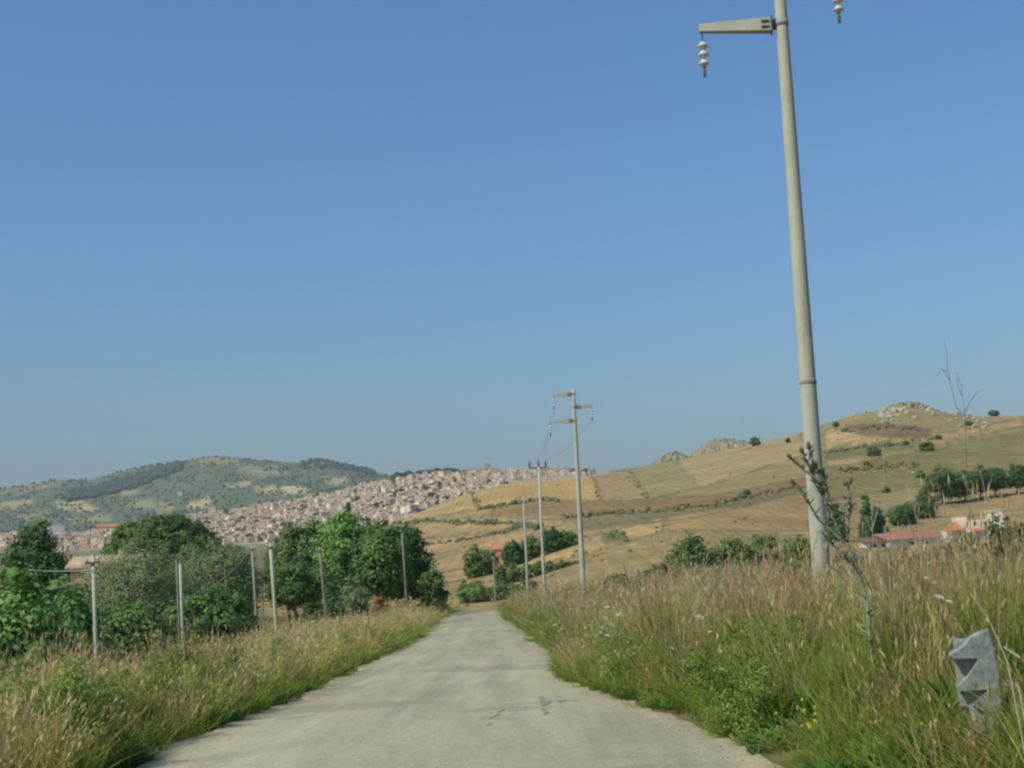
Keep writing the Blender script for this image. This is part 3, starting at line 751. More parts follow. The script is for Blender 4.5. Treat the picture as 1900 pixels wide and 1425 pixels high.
variants('pale', lambda i: tuft('oat_grass', 11, 1.15, .14, .40, .007, 240 + i, .95))
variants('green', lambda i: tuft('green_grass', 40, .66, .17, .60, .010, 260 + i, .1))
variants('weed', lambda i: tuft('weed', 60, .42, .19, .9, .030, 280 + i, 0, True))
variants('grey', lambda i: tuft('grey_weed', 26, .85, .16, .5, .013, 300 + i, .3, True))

def scatter(objname, label, cat, meshes, P, rot, scl):
    """one object of kind stuff whose points carry the same clump, turned and sized"""
    me = bpy.data.meshes.new(objname)
    me.vertices.add(len(P)); me.vertices.foreach_set('co', np.asarray(P, np.float32).ravel())
    a = me.attributes.new('rot', 'FLOAT_VECTOR', 'POINT'); a.data.foreach_set('vector', np.asarray(rot, np.float32).ravel())
    a = me.attributes.new('scl', 'FLOAT_VECTOR', 'POINT'); a.data.foreach_set('vector', np.asarray(scl, np.float32).ravel())
    src = bpy.data.collections.new(objname + '_clumps')
    for mesh in meshes: src.objects.link(bpy.data.objects.new(objname + '_clump', mesh))
    o = link(objname, me); tag(o, label, cat, kind='stuff')
    ng = bpy.data.node_groups.new('scatter', 'GeometryNodeTree')
    ng.interface.new_socket('Geometry', in_out='INPUT', socket_type='NodeSocketGeometry')
    ng.interface.new_socket('Geometry', in_out='OUTPUT', socket_type='NodeSocketGeometry')
    gi = ng.nodes.new('NodeGroupInput'); go = ng.nodes.new('NodeGroupOutput')
    ip = ng.nodes.new('GeometryNodeInstanceOnPoints')
    ob = ng.nodes.new('GeometryNodeCollectionInfo'); ob.inputs[0].default_value = src
    ob.inputs['Separate Children'].default_value = True
    ip.inputs['Pick Instance'].default_value = True
    rv_ = ng.nodes.new('FunctionNodeRandomValue'); rv_.data_type = 'INT'
    for sk in rv_.inputs:
        if sk.type == 'INT' and sk.name == 'Min': sk.default_value = 0
        if sk.type == 'INT' and sk.name == 'Max': sk.default_value = len(meshes) - 1
    ng.links.new([k for k in rv_.outputs if k.type == 'INT'][0], ip.inputs['Instance Index'])
    ar = ng.nodes.new('GeometryNodeInputNamedAttribute'); ar.data_type = 'FLOAT_VECTOR'; ar.inputs[0].default_value = 'rot'
    asx = ng.nodes.new('GeometryNodeInputNamedAttribute'); asx.data_type = 'FLOAT_VECTOR'; asx.inputs[0].default_value = 'scl'
    er_ = ng.nodes.new('FunctionNodeEulerToRotation')
    L = ng.links.new
    L(gi.outputs[0], ip.inputs['Points']); L(ob.outputs[0], ip.inputs['Instance'])
    L(ar.outputs[0], er_.inputs[0]); L(er_.outputs[0], ip.inputs['Rotation']); L(asx.outputs[0], ip.inputs['Scale'])
    L(ip.outputs[0], go.inputs[0])
    o.modifiers.new('scatter', 'NODES').node_group = ng
    return o

rg = np.random.RandomState(77)
def sample(n, rmin, rmax, amin=-.46, amax=.46):
    r = np.sqrt(rg.uniform(rmin ** 2, rmax ** 2, n)); a = rg.uniform(amin, amax, n)
    return np.sin(a) * r, np.cos(a) * r, r
LAY = [(5.0, 14, 42), (14, 26, 30), (26, 45, 15), (45, 80, 6), (80, 150, 2.0)]
pool = []
for r0, r1, dens in LAY:
    n = int(.92 / 2 * (r1 ** 2 - r0 ** 2) * dens)
    x, y, r = sample(n, r0, r1)
    pool.append(np.stack([x, y, r, np.full(n, 1 / math.sqrt(dens))], 1))
pool = np.concatenate(pool)
x, y, r, sp = pool.T
s = x - road_x(y)
edge = np.abs(s) - ROADW / 2 + .13 * bumps(x, y, 1.2, 31) + .10 * bumps(x, y, .5, 32)
# the tuft of growth that bulges over the tarmac on the right
edge = edge + .45 * np.exp(-((y - 24) / 4.5) ** 2) * (s > 0)
right = s > 0
edge = edge - np.where(right, .27, .12) * np.clip((21 - y) / 7, 0, 1)
keep = (edge > 0.02)
# open dry field left of the posts is thin; beyond the crest the sheet carries on alone
fieldmask = (~right) & (edge > 9) & (r > 45)
keep &= ~(fieldmask & (rg.rand(len(x)) < .55))
keep &= ~((y > 150))
pool = pool[keep]; x, y, r, sp = pool.T; s = x - road_x(y); edge = edge[keep]; right = s > 0
z = ground(x, y)
na = bumps(x, y, 7.0, 41); nb = bumps(x, y, 2.6, 42); nc_ = bumps(x, y, 16, 43)
u = rg.rand(len(x))
near_edge = np.exp(-np.maximum(edge, 0) / 1.1)
def gum(n): return -np.log(-np.log(np.clip(rg.rand(n), 1e-6, 1 - 1e-6)))
KS = ['dry', 'red', 'pale', 'grey', 'green', 'weed']
nn = len(x)
sc_ = np.stack([
    0.00 + 3.2 * bumps(x, y, 4.5, 61) + 3.0 * bumps(x, y, 1.6, 62) + np.where(right, .1, 1.0),
    np.where(right, .32, .0) + 3.2 * bumps(x, y, 5.5, 63) + 3.0 * bumps(x, y, 1.5, 64),
    np.where(right, -.55, -.9) + 3.0 * bumps(x, y, 6.0, 65) + 1.5 * bumps(x, y, 1.3, 66) + .012 * np.minimum(r, 60),
    np.where(right & (edge > 2.5), -.35 + .015 * np.minimum(r, 80), -1.6) + 2.5 * bumps(x, y, 5.0, 67),
    np.where(right, .95 + .35 * np.clip((16 - r) / 6, 0, 1), .75) + 1.3 * near_edge + 3.0 * bumps(x, y, 3.2, 68) + 3.0 * bumps(x, y, 1.2, 69) - .010 * np.minimum(r, 60),
    -.75 + 1.2 * near_edge + 4.2 * bumps(x, y, 2.8, 70) + 1.5 * bumps(x, y, 1.0, 71)], 1)
sc_ += .55 * np.stack([gum(nn) for _ in KS], 1)
kind = np.array(KS, object)[np.argmax(sc_, 1)]
hgt = np.clip(.50 + edge * .50, .50, 1.0) * np.where(right, np.interp(edge, [0, 3, 6, 12], [1.12, 1.1, .95, .9]), np.interp(edge, [0, 1.2, 3.5, 8], [.98, .90, .68, .52])) * np.clip(1 + 1.6 * nb + 1.5 * bumps(x, y, 1.1, 48), .5, 1.65) * rg.uniform(.75, 1.15, len(x))
hgt *= np.where(right & (r < 9), .8, 1.0)
bb_ = on_ground(1818, 8.7); az_ = np.arctan2(x, y) - math.atan2(bb_.x, bb_.y)      # trodden low round the concrete block
hgt = np.where(r < 9.5, np.minimum(hgt, 1.05), hgt); hgt = np.where((kind == 'pale') & (r < 40), np.minimum(hgt, 1.1), hgt)
ad_ = np.arctan2(x, y)
hgt = np.where((ad_ > polar(1415, 1370)[0]) & (ad_ < polar(1545, 1370)[0]) & (r < 12), np.minimum(hgt, np.interp(edge, [.2, .9, 1.6], [.10, .16, .4])), hgt)      # short turf where the daisies grow
hgt = np.where((np.abs(az_) < .028) & (r < 9.3), np.clip(hgt, 0, np.clip(.60 - .12 * (8.7 - r), .26, .60)), hgt)
fat = np.clip(sp / .17, 1, 3.6)
hgt *= np.where(r > 60, 1.05, 1)
LBL = {'dry': 'tall straw-coloured dry grass on the verges', 'red': 'tall reddish-brown seeding grass on the verges', 'pale': 'pale wild oat stalks standing above the verge grass',
       'green': 'short yellow-green grass along the road edges', 'weed': 'low dark green leafy weeds by the road', 'grey': 'grey-green stalky weeds on the right bank'}
NM = {'dry': 'dry_grass', 'red': 'reddish_grass', 'pale': 'oat_grass', 'green': 'green_grass', 'weed': 'weeds', 'grey': 'grey_weeds'}
for kd in TUFTS:
    j = np.where(kind == kd)[0]
    n = len(j)
    rot = np.stack([rg.normal(.0, .16, n), rg.normal(0, .16, n) + .06, rg.uniform(0, 6.28, n)], 1)
    scl = np.stack([fat[j] * rg.uniform(.85, 1.2, n)] * 2 + [hgt[j]], 1)
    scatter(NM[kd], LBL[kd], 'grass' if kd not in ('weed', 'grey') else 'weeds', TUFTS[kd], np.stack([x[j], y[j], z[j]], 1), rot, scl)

# bushy flowering weeds that stand out of the grass in clumps
M['weed_bush'] = leafmat('weed_bush', [(.0, (.12, .19, .04)), (.5, (.21, .29, .065)), (1, (.34, .39, .11))], .25, objvar=.6)
WB = []
for i in range(4):
    q_ = random.Random(330 + i)
    bl = [(q_.uniform(-.16, .16), q_.uniform(-.16, .16), q_.uniform(.15, .5), q_.uniform(.10, .2), q_.uniform(.10, .2), q_.uniform(.16, .28)) for _ in range(7)]
    WB.append(crown_mesh('bushy_weed', bl, .026, 90, 34, 340 + i, M['weed_bush'], .40))
px_, py_ = [], []
for _ in range(330):
    side = 1 if rg.rand() < .5 else -1
    yy_ = 8.0 + 60 * rg.rand() ** 1.5; ed = abs(rg.normal(0, .7)) + .10 if rg.rand() < .75 else rg.uniform(1, 4)
    xx_ = float(road_x(yy_)) + side * (ROADW / 2 + ed)
    if float(bumps(np.array(xx_), np.array(yy_), 4.0, 75)) + rg.normal(0, .12) > -.02: px_.append(xx_); py_.append(yy_)
for _ in range(26):                                      # the leafy bulge that crowds the road on the right
    yy_ = rg.uniform(19, 31); px_.append(float(road_x(yy_)) + ROADW / 2 + rg.uniform(-.15, .9)); py_.append(yy_)
for _ in range(24):
    yy_ = rg.uniform(9, 26); px_.append(float(road_x(yy_)) - ROADW / 2 - rg.uniform(.3, 1.8)); py_.append(yy_)
px_, py_ = np.array(px_), np.array(py_); n = len(px_)
bz_ = np.arctan2(px_, py_) - math.atan2(bb_.x, bb_.y); ok_ = ~((np.abs(bz_) < .03) & (np.hypot(px_, py_) < 9.3)); ok_ &= ~((np.arctan2(px_, py_) > polar(1400, 1370)[0]) & (np.hypot(px_, py_) < 13)); px_, py_ = px_[ok_], py_[ok_]; n = len(px_)
s1 = rg.uniform(.5, 1.3, n)
scatter('bushy_weeds', 'leafy bushy weeds growing in clumps along the road edges', 'weeds', WB, np.stack([px_, py_, ground(px_, py_) - .03], 1), np.stack([np.zeros(n), np.zeros(n), rg.uniform(0, 6.28, n)], 1), np.stack([s1, s1, s1 * rg.uniform(.8, 1.25, n)], 1))

# ------------------------------------------------------------------ power line on the right
def insulator_string(parent, x, z, n=3, mat='porcelain'):
    """hangs below (x, 0, z): hook, three ribbed discs, end clamp"""
    st = MB().tube([(x, 0, z), (x, 0, z - .16)], .012, 6).tube([(x, 0, z - .16), (x, 0, z - .80)], .02, 6).build('insulator_string', M['darksteel'], parent)
    for k in range(n):
        zz = z - .27 - k * .165
        MB().lathe([(.03, .075), (.05, .07), (.055, .04), (.095, .012), (.10, -.012), (.05, -.03), (.035, -.075)], 12, (x, 0, zz)).build('insulator_disc', M[mat], st, True)
    MB().lathe([(.022, .03), (.032, 0), (.028, -.09), (.01, -.12)], 8, (x, 0, z - .74)).build('end_clamp', M['darksteel'], st)
def arm(parent, side, z, rp, L):
    """tapered hollow-looking concrete arm with a bolted bracket against the shaft"""
    s_ = side; x0 = s_ * (rp + .10); x1 = s_ * (rp + .10 + L)
    mb = MB(); h0, h1, w0, w1 = .25, .135, .10, .06
    # level top, rising underside, as on the photo
    v = [(x0, -w0, z - h0), (x0, w0, z - h0), (x0, w0, z), (x0, -w0, z), (x1, -w1, z - h1), (x1, w1, z - h1), (x1, w1, z + .0), (x1, -w1, z + .0)]
    mb.add(v, [(0, 1, 2, 3), (7, 6, 5, 4), (0, 3, 7, 4), (1, 5, 6, 2), (3, 2, 6, 7), (0, 4, 5, 1)] if s_ > 0 else [(3, 2, 1, 0), (4, 5, 6, 7), (4, 7, 3, 0), (2, 6, 5, 1), (7, 6, 2, 3), (1, 5, 4, 0)])
    a = mb.build('crossarm', M['concrete'], parent)
    b = MB()
    b.box(min(s_ * rp * .8, x0 - s_ * .002), max(s_ * rp * .8, x0 - s_ * .002), -.05, .05, z - .20, z - .03)
    b.box(min(x0 - s_ * .03, x0 - s_ * .003), max(x0 - s_ * .03, x0 - s_ * .003), -.115, .115, z - .275, z + .02)
    b.build('bracket', M['darksteel'], a)
    for zz in (z - .07, z - .17):
        MB().tube([(x0 + s_ * .17, -w0 - .012, zz), (x0 + s_ * .03, -w0 - .012, zz)], .016, 6).build('bolt', M['darksteel'], a)
    MB().lathe([(rp + .012, -.05), (rp + .014, 0), (rp + .012, .05)], 16, (0, 0, z - .11)).build('clamp_ring', M['steel'], a, True)
    return x1
def three_arm_pole(px, r, top_z_ref, label, scale=1.0, base_py=None, H=None):
    b = on_ground(px, r)
    t = thing('power_pole', label, 'power pole', b, math.atan2(b.x, b.y) * -1 * 0.6, 'roadside power poles')
    zl = top_z_ref - b.z                       # height of the lowest arm above the ground
    Ht = zl + 1.72
    rb, rt = .165, .098
    rad = lambda z_: rb + (rt - rb) * z_ / Ht
    MB().lathe([(rad(0) + .004, -.4)] + [(rad(k / 14 * Ht), k / 14 * Ht) for k in range(14)] + [(rad(Ht), Ht - .02), (rad(Ht) * .7, Ht)], 24).build('pole_shaft', M['pole'], t, True)
    zj = zl * .40
    MB().lathe([(rad(zj) + .002, -.04), (rad(zj) + .009, -.03), (rad(zj) + .009, .03), (rad(zj) + .002, .04)], 24, (0, 0, zj)).build('shaft_joint', M['concrete_old'], t, True)
    tips = []
    for side, z_, L in ((-1, zl, 1.28), (1, zl + .78, .86), (-1, zl + 1.55, 1.02)):
        x1 = arm(t, side, z_, rad(z_), L)
        insulator_string(t, x1 - side * .05, z_ - .13)
        tips.append((x1 - side * .05, z_ - .98))
    return t, tips
p1, tips1 = three_arm_pole(1520, 25.3, spot(1446, 33, 25.3).z, 'near tall concrete power pole on the right bank, top cut by the frame')
p2, tips2 = three_arm_pole(1078, 82, spot(1060, 777, 82).z, 'tall concrete power pole with three staggered arms, second along the road')

def pin_pole(px, r, top_py, label):
    b = on_ground(px, r); H = spot(px, top_py, r).z - b.z
    t = thing('power_pole', label, 'power pole', b, 0, 'roadside power poles')
    MB().lathe([(.15, -.3), (.15, 0), (.12, H * .5), (.095, H)], 16).build('pole_shaft', M['pole'], t, True)
    MB().box(-.78, .62, -.05, .05, H - .12, H - .02).build('crossbar', M['darksteel'], t)
    MB().tube([(.62, 0, H - .07), (1.5, 0, H - .45)], .03, 6).build('stay_arm', M['darksteel'], t)
    for x_ in (-.72, .0, .56):
        i_ = MB().lathe([(.03, 0), (.05, .04), (.085, .10), (.06, .16), (.09, .24), (.06, .30), (.075, .38), (.03, .46)], 10, (x_, 0, H - .017)).build('pin_insulator', M['darkinsul'], t, True)
        MB().tube([(x_, 0, H + .44), (x_, 0, H + .62)], .02, 6).build('pin', M['darksteel'], i_)
    return t, H
p3, H3 = pin_pole(1006, 114, 866, 'power pole with a crossbar of three upright dark insulators')
b = on_ground(975, 133); H4 = spot(966, 921, 133).z - b.z
p4 = thing('power_pole', 'shorter power pole left of the upright-insulator pole, single side arm', 'power pole', b, 0, 'roadside power poles')
MB().lathe([(.15, -.3), (.15, 0), (.10, H4)], 14).build('pole_shaft', M['concrete_old'], p4, True)
a_ = MB().box(-.78, -.09, -.04, .04, H4 - .18, H4 - .05).build('crossarm', M['concrete_old'], p4)
MB().lathe([(.03, 0), (.06, -.1), (.06, -.35), (.02, -.42)], 8, (-.72, 0, H4 - .182)).build('insulator', M['darkinsul'], a_, True)
b = on_ground(914, 178); H5 = spot(912, 1032, 178).z - b.z
p5 = thing('thin_post', 'thin pale post beyond the end of the road', 'post', b)
MB().lathe([(.12, -.3), (.12, 0), (.085, H5)], 10).build('post_shaft', M['timber'], p5, True)
MB().box(-.3, .3, -.04, .04, H5 - .3, H5 - .2).build('crossbar', M['timber'], p5)

def wire(name, A, B, sag, rad, mat, label, group, n=24):
    A, B = Vector(A), Vector(B); pts = []
    for k in range(n + 1):
        u = k / n; p = A.lerp(B, u); p.z -= sag * 4 * u * (1 - u); pts.append(p)
    return tag(MB().tube(pts, rad, 5).build(name, M[mat], None, True), label, 'wire', group)
def wpt(o, p): return Matrix.Translation(o.location) @ Matrix.Rotation(o.rotation_euler.z, 4, 'Z') @ Vector(p)
for (tx, tz), x_, lab in zip(tips2, (-.72, .56, 0), ('conductor hanging from the lowest left arm of the three-armed pole', 'conductor hanging from the right arm of the three-armed pole', 'conductor hanging from the top left arm of the three-armed pole')):
    wire('overhead_wire', wpt(p2, (tx, 0, tz + .1)), wpt(p3, (x_, 0, H3 + .60)), .45, .008, 'wire', lab, 'power line conductors')

# ------------------------------------------------------------------ concrete and wooden posts on the left
LP = {}
for key, px, topx, top, r, rad_, mt, lab in [
        (1, 178, 172, 1030, 41, .075, 'concrete', 'leftmost pale concrete post standing among green shrubs'),
        (2, 337, 334, 1046, 54, .075, 'concrete', 'second concrete post from the left, before the olive trees'),
        (21, 331, 327, 1040, 56, .05, 'timber', 'dark slim post just behind the second concrete post'),
        (3, 474, 467, 1012, 76, .085, 'concrete_old', 'slim concrete post left of the tallest concrete post'),
        (31, 487, 481, 1022, 96, .065, 'timber', 'thin brown post between the two tall concrete posts'),
        (4, 510, 501, 1008, 78, .13, 'concrete', 'thickest concrete post of the left group, beside the dry field'),
        (6, 603, 592, 1016, 92, .11, 'timber', 'weathered leaning wooden post before the tree clump'),
        (7, 751, 746, 990, 97, .085, 'timber', 'slim weathered post before the dark tree by the road')]:
    b = on_ground(px, r); top_ = spot(topx, top, r); H = top_.z - b.z; rad_ *= .82
    t = thing('utility_post', lab, 'post', b, 0, 'old posts left of the road')
    dx = top_.x - b.x
    MB().tube([(0, 0, -.3), (0, 0, 0), (dx * .5, 0, H * .5), (dx, 0, H)], [rad_ * 1.08, rad_ * 1.08, rad_ * .95, rad_ * .82], 12).build('post_shaft', M[mt], t, True)
    MB().lathe([(rad_ * .80, -.05), (rad_ * .84, 0), (rad_ * .3, .03)], 10, (dx, 0, H + .005)).build('post_cap', M['concrete_old'], t)
    if key in (1, 3, 4, 6):
        br = MB().box(dx - .20, dx + .20, -.03 - rad_, .03 - rad_, H - .24, H - .18).build('bracket', M['darksteel'], t)
        for x_ in (-.16, .16):
            MB().lathe([(.02, 0), (.035, .03), (.03, .07), (.04, .11), (.015, .14)], 8, (dx + x_, -rad_, H - .178)).build('insulator', M['porcelain'], br, True)
    LP[key] = Vector((b.x + dx, b.y, b.z + H))
e1 = on_ground(85, 52); e1.z = spot(85, 1092, 52).z
wire('cable', LP[1] - Vector((0, .1, .45)), e1, .12, .011, 'cable', 'pale cable sloping from the leftmost concrete post into the shrubs', 'cables between the left posts')
wire('cable', LP[3] - Vector((0, .1, .15)), LP[2] - Vector((0, .1, 1.25)), .45, .011, 'cable', 'sagging cable from the slim concrete post down to the second post', 'cables between the left posts')
wire('cable', LP[4] - Vector((0, .1, .55)), LP[6] - Vector((0, .1, .25)), .25, .012, 'cable', 'cable from the thickest post to the weathered wooden post', 'cables between the left posts')
wire('cable', LP[1] - Vector((0, .1, .4)), spot(40, 1056, 50), .05, .012, 'cable', 'level cable running left from the leftmost concrete post past the conifer', 'cables between the left posts')
for i, (px, h) in enumerate([(655, 1.05), (668, .8), (683, 1.3), (690, .9), (672, 1.0), (742, .9)]):
    b = on_ground(px, 97 + (i * 37 % 7) * .6)
    mb = MB().tube([(0, 0, -.2), (.01, 0, h * .5), (.03 * (1 if i % 2 else -1), 0, h)], [.055, .05, .045], 8)
    tag(mb.build('fence_stake', M['concrete_old'], None, False, b), ['leftmost pale stake at the foot of the tree clump', 'short pale stake second from the left by the tree clump', 'tallest pale stake beside the rusty shrub', 'rightmost pale stake beside the rusty shrub', 'pale stake in the middle by the tree clump', 'pale stake below the slim weathered post'][i], 'stake', 'fence stakes by the tree clump')

# ------------------------------------------------------------------ houses
def pane(parent, x0, x1, y, z0, z1):
    f = MB().box(x0 - .06, x1 + .06, y - .03, y + .05, z0 - .06, z1 + .06).build('window', M['plaster_white'], parent)
    MB().box(x0, x1, y - .045, y - .031, z0, z1).build('pane', M['dark'], f)
def gable(mb, x0, x1, y0, y1, z0, rise, oh=.3, th=.14, m=0):
    """ridge along x, built as two thick slopes in one shell"""
    ym = (y0 + y1) / 2
    for s_ in (0, 1):
        ye = y0 - oh if s_ == 0 else y1 + oh
        ze = z0 - rise * oh / (ym - y0)
        v = [(x0 - oh, ye, ze), (x1 + oh, ye, ze), (x1 + oh, ym, z0 + rise), (x0 - oh, ym, z0 + rise)]
        v += [(a, b_, c_ + th) for a, b_, c_ in v]
        f = [(0, 3, 2, 1), (4, 5, 6, 7), (0, 1, 5, 4), (1, 2, 6, 5), (3, 0, 4, 7)]
        mb.add(v, f if s_ == 0 else [q_[::-1] for q_ in f], m)
    return mb
# the house among the trees on the left
b = on_ground(185, 98)
t = thing('house', 'low house with a tan tiled roof half hidden behind the left olive tree', 'house', b, .10)
zt = spot(170, 1052, 98).z - b.z
w = MB(); w.box(-1.9, 1.9, 0, 5.0, -.4, zt)
w.add([(-1.9, 0, zt), (-1.9, 5, zt), (-1.9, 2.5, zt + .6)], [(0, 2, 1)]); w.add([(1.9, 0, zt), (1.9, 5, zt), (1.9, 2.5, zt + .6)], [(0, 1, 2)])
w.build('wall', M['plaster_orange'], t)
rf = gable(MB(), -1.9, 1.9, 0, 5, zt, .6).build('roof', M['tile_tan'], t)
MB().box(1.0, 1.3, 1.0, 1.35, zt + .2, zt + 1.0).build('chimney', M['plaster_white'], rf)
pane(t, -.4, .3, 0, zt - 1.7, zt - .7); pane(t, .9, 1.5, 0, zt - 1.7, zt - .7)
dr = MB().box(-1.6, -.8, -.05, .06, 0, 2.0).build('door', M['tile_brown'], t)
MB().box(-.92, -.86, -.09, -.051, .95, 1.05).build('handle', M['darksteel'], dr)
# little hut in the valley
b = on_ground(922, 275); t = thing('hut', 'tiny hut with an orange roof between the valley trees', 'hut', b)
zt = spot(922, 1018, 275).z - b.z
MB().box(-1.1, 1.1, 0, 2.0, -.3, zt).build('wall', M['plaster_orange'], t)
gable(MB(), -1.1, 1.1, 0, 2, zt, .6).build('roof', M['tile_orange'], t)
MB().box(-.3, .3, -.04, .04, 0, 1.6).build('door', M['tile_brown'], t)
# the farm on the right
R_ = 232; mpp = R_ / FPX
def farm(px, label, rz=0.0):
    b = on_ground(px, R_); return thing('farmhouse', label, 'house', b, rz, 'farm buildings below the hill'), b
t, b = farm(1648, 'low farm shed with a brown roof at the left of the farm', .03)
z0 = spot(1648, 1006, R_).z - b.z
MB().box(-3.6, 3.6, 0, 4, -1.5, z0).build('wall', M['plaster_white'], t)
v = [(-4.0, -.5, z0 + .05), (3.9, -.5, z0 + .05), (3.9, 4.3, z0 + .75), (-4.0, 4.3, z0 + .75)]; v += [(a, c_, d_ + .16) for a, c_, d_ in v]
MB().add(v, [(3, 2, 1, 0), (4, 5, 6, 7), (0, 1, 5, 4), (1, 2, 6, 5), (2, 3, 7, 6), (3, 0, 4, 7)]).build('roof', M['tile_brown'], t)
for x_ in (-2.8, -1.2, .6, 2.0): MB().box(x_, x_ + .9, -.05, .04, z0 - 1.3, z0 - .25).build('opening', M['dark'], t)
t, b = farm(1706, 'white-walled farmhouse with a faded pink-red roof', .12)
z0 = spot(1706, 1000, R_).z - b.z
MB().box(-4.8, 3.6, .5, 6, -1.5, z0).build('wall', M['plaster_white'], t)
v = [(-5.2, 0, z0 - .05), (3.9, 0, z0 + .1), (3.9, 6.2, z0 + 1.55), (-5.2, 6.2, z0 + .9)]; v += [(a, c_, d_ + .16) for a, c_, d_ in v]
rf = MB().add(v, [(3, 2, 1, 0), (4, 5, 6, 7), (0, 1, 5, 4), (1, 2, 6, 5), (2, 3, 7, 6), (3, 0, 4, 7)]).build('roof', M['tile_pink'], t)
MB().box(.3, .9, 4.2, 4.8, z0 + .9, z0 + 2.3).build('chimney', M['steel'], rf)
pane(t, -1.5, -.7, .5, z0 - 1.2, z0 - .4); pane(t, .8, 1.6, .5, z0 - 1.2, z0 - .4)
t, b = farm(1812, 'cream farmhouse with an orange roof and a square tower block, right of the farm', -.1)
zz = lambda py: spot(1812, py, R_).z - b.z
MB().box(-4.2, -.6, 1, 6, -1.5, zz(982)).build('wall', M['plaster_white'], t)
rf = MB()
v = [(-4.7, .5, zz(984)), (-1.6, .5, zz(984)), (-.2, 6.2, zz(968)), (-2.6, 6.2, zz(968))]; v += [(a, c_, d_ + .18) for a, c_, d_ in v]
rf.add(v, [(3, 2, 1, 0), (4, 5, 6, 7), (0, 1, 5, 4), (1, 2, 6, 5), (2, 3, 7, 6), (3, 0, 4, 7)]).build('roof', M['tile_orange'], t)
MB().box(-1.5, 3.4, 2.2, 8, -1.5, zz(964)).build('wall', M['plaster_cream'], t)
MB().box(-1.4, .5, 8.1, 11, 0, zz(957)).build('wall', M['plaster_cream'], t)
tw = MB().box(2.75, 4.7, 1.6, 5.2, -1.5, zz(950)).build('tower_block', M['plaster_cream'], t)
MB().box(2.65, 4.8, 1.5, 5.3, zz(950) + .002, zz(950) + .16).build('parapet', M['plaster_cream'], tw)
MB().box(.55, 1.1, 1.9, 2.4, -.5, zz(966)).build('chimney', M['plaster_cream'], t)
v = [(-1.3, .4, zz(990)), (1.2, .4, zz(984)), (1.6, 2.1, zz(979)), (-1.0, 2.1, zz(984))]; v += [(a, c_, d_ + .15) for a, c_, d_ in v]
MB().add(v, [(3, 2, 1, 0), (4, 5, 6, 7), (0, 1, 5, 4), (1, 2, 6, 5), (2, 3, 7, 6), (3, 0, 4, 7)]).build('porch_roof', M['tile_orange'], t)
pane(t, .2, 1.0, 2.2, zz(975), zz(968)); pane(t, 1.5, 2.2, 2.2, zz(975), zz(968)); pane(t, 3.3, 4.0, 1.6, zz(970), zz(960))

# ------------------------------------------------------------------ the hill town
def cyc(name, stops):
    m, nt, out = new_mat(name)
    a = N(nt, 'ShaderNodeAttribute', attribute_name='rnd'); oi = nt.nodes.new('ShaderNodeObjectInfo')
    ad = N(nt, 'ShaderNodeMath', operation='ADD'); nt.links.new(a.outputs['Fac'], ad.inputs[0]); nt.links.new(oi.outputs['Random'], ad.inputs[1])
    fr = N(nt, 'ShaderNodeMath', operation='FRACT'); nt.links.new(ad.outputs[0], fr.inputs[0])
    c = ramp(nt, fr.outputs[0], stops)
    c = mixc(nt, .5, c, ramp(nt, noise(nt, .4, 4), [(.3, (.7, .7, .7)), (.7, (1.2, 1.2, 1.2))]), 'MULTIPLY')
    surf(nt, out, c, .9, None)
    return m
M['town_wall'] = cyc('town_plaster', [(.0, (.68, .57, .38)), (.2, (.58, .43, .27)), (.38, (.84, .76, .58)), (.55, (.42, .33, .23)), (.7, (.70, .52, .28)), (.85, (.62, .52, .38)), (1, (.74, .61, .40))])
M['town_roof'] = cyc('town_tile', [(.0, (.50, .25, .13)), (.25, (.42, .29, .18)), (.5, (.56, .34, .18)), (.75, (.36, .27, .18)), (1, (.52, .38, .24))])
def town_house(w, d, h, seed):
    """plaster block with a low tiled roof and shuttered openings; origin at the front base"""
    q_ = random.Random(seed); mb = MB()
    mb.box(-w/2, w/2, 0, d, -6, h, 0)
    if q_.random() < .7:
        r_ = q_.uniform(.9, 1.8)
        mb.add([(-w/2, 0, h), (-w/2, d, h), (-w/2, d/2, h + r_)], [(0, 2, 1)], 0); mb.add([(w/2, 0, h), (w/2, d, h), (w/2, d/2, h + r_)], [(0, 1, 2)], 0)
        gable(mb, -w/2, w/2, 0, d, h, r_, .3, .2, 1)
    else:
        mb.box(-w/2 - .15, w/2 + .15, -.15, d + .15, h + .002, h + .35, 1)
    fl = max(1, int(h / 3.1))
    for i in range(fl):
        for k in range(max(2, int(w / 3))):
            if q_.random() < .8:
                x_ = -w/2 + (k + .5) * w / max(2, int(w / 3)); z_ = i * 3.1 + (.2 if i == 0 else .9)
                mb.box(x_ - .65, x_ + .65, -.06, .05, z_, z_ + (2.3 if i == 0 else 1.8), 2)
    return mb
HV = []
for i in range(12):
    q_ = random.Random(500 + i)
    HV.append(town_house(q_.uniform(5.5, 11), q_.uniform(7, 10), q_.choice([4.0, 6.6, 6.8, 9.5, 9.8, 12.2]), 600 + i))
HM = []
for i, mb in enumerate(HV):
    me = bpy.data.meshes.new('town_house'); me.from_pydata(mb.v, [], mb.f)
    for k in ('town_wall', 'town_roof', 'dark'): me.materials.append(M[k])
    me.polygons.foreach_set('material_index', mb.m); fattr(me, 'rnd', np.zeros(len(me.vertices))); HM.append(me)
q_ = random.Random(9); cand = []
rr_ = 1640.0
rowi = 0
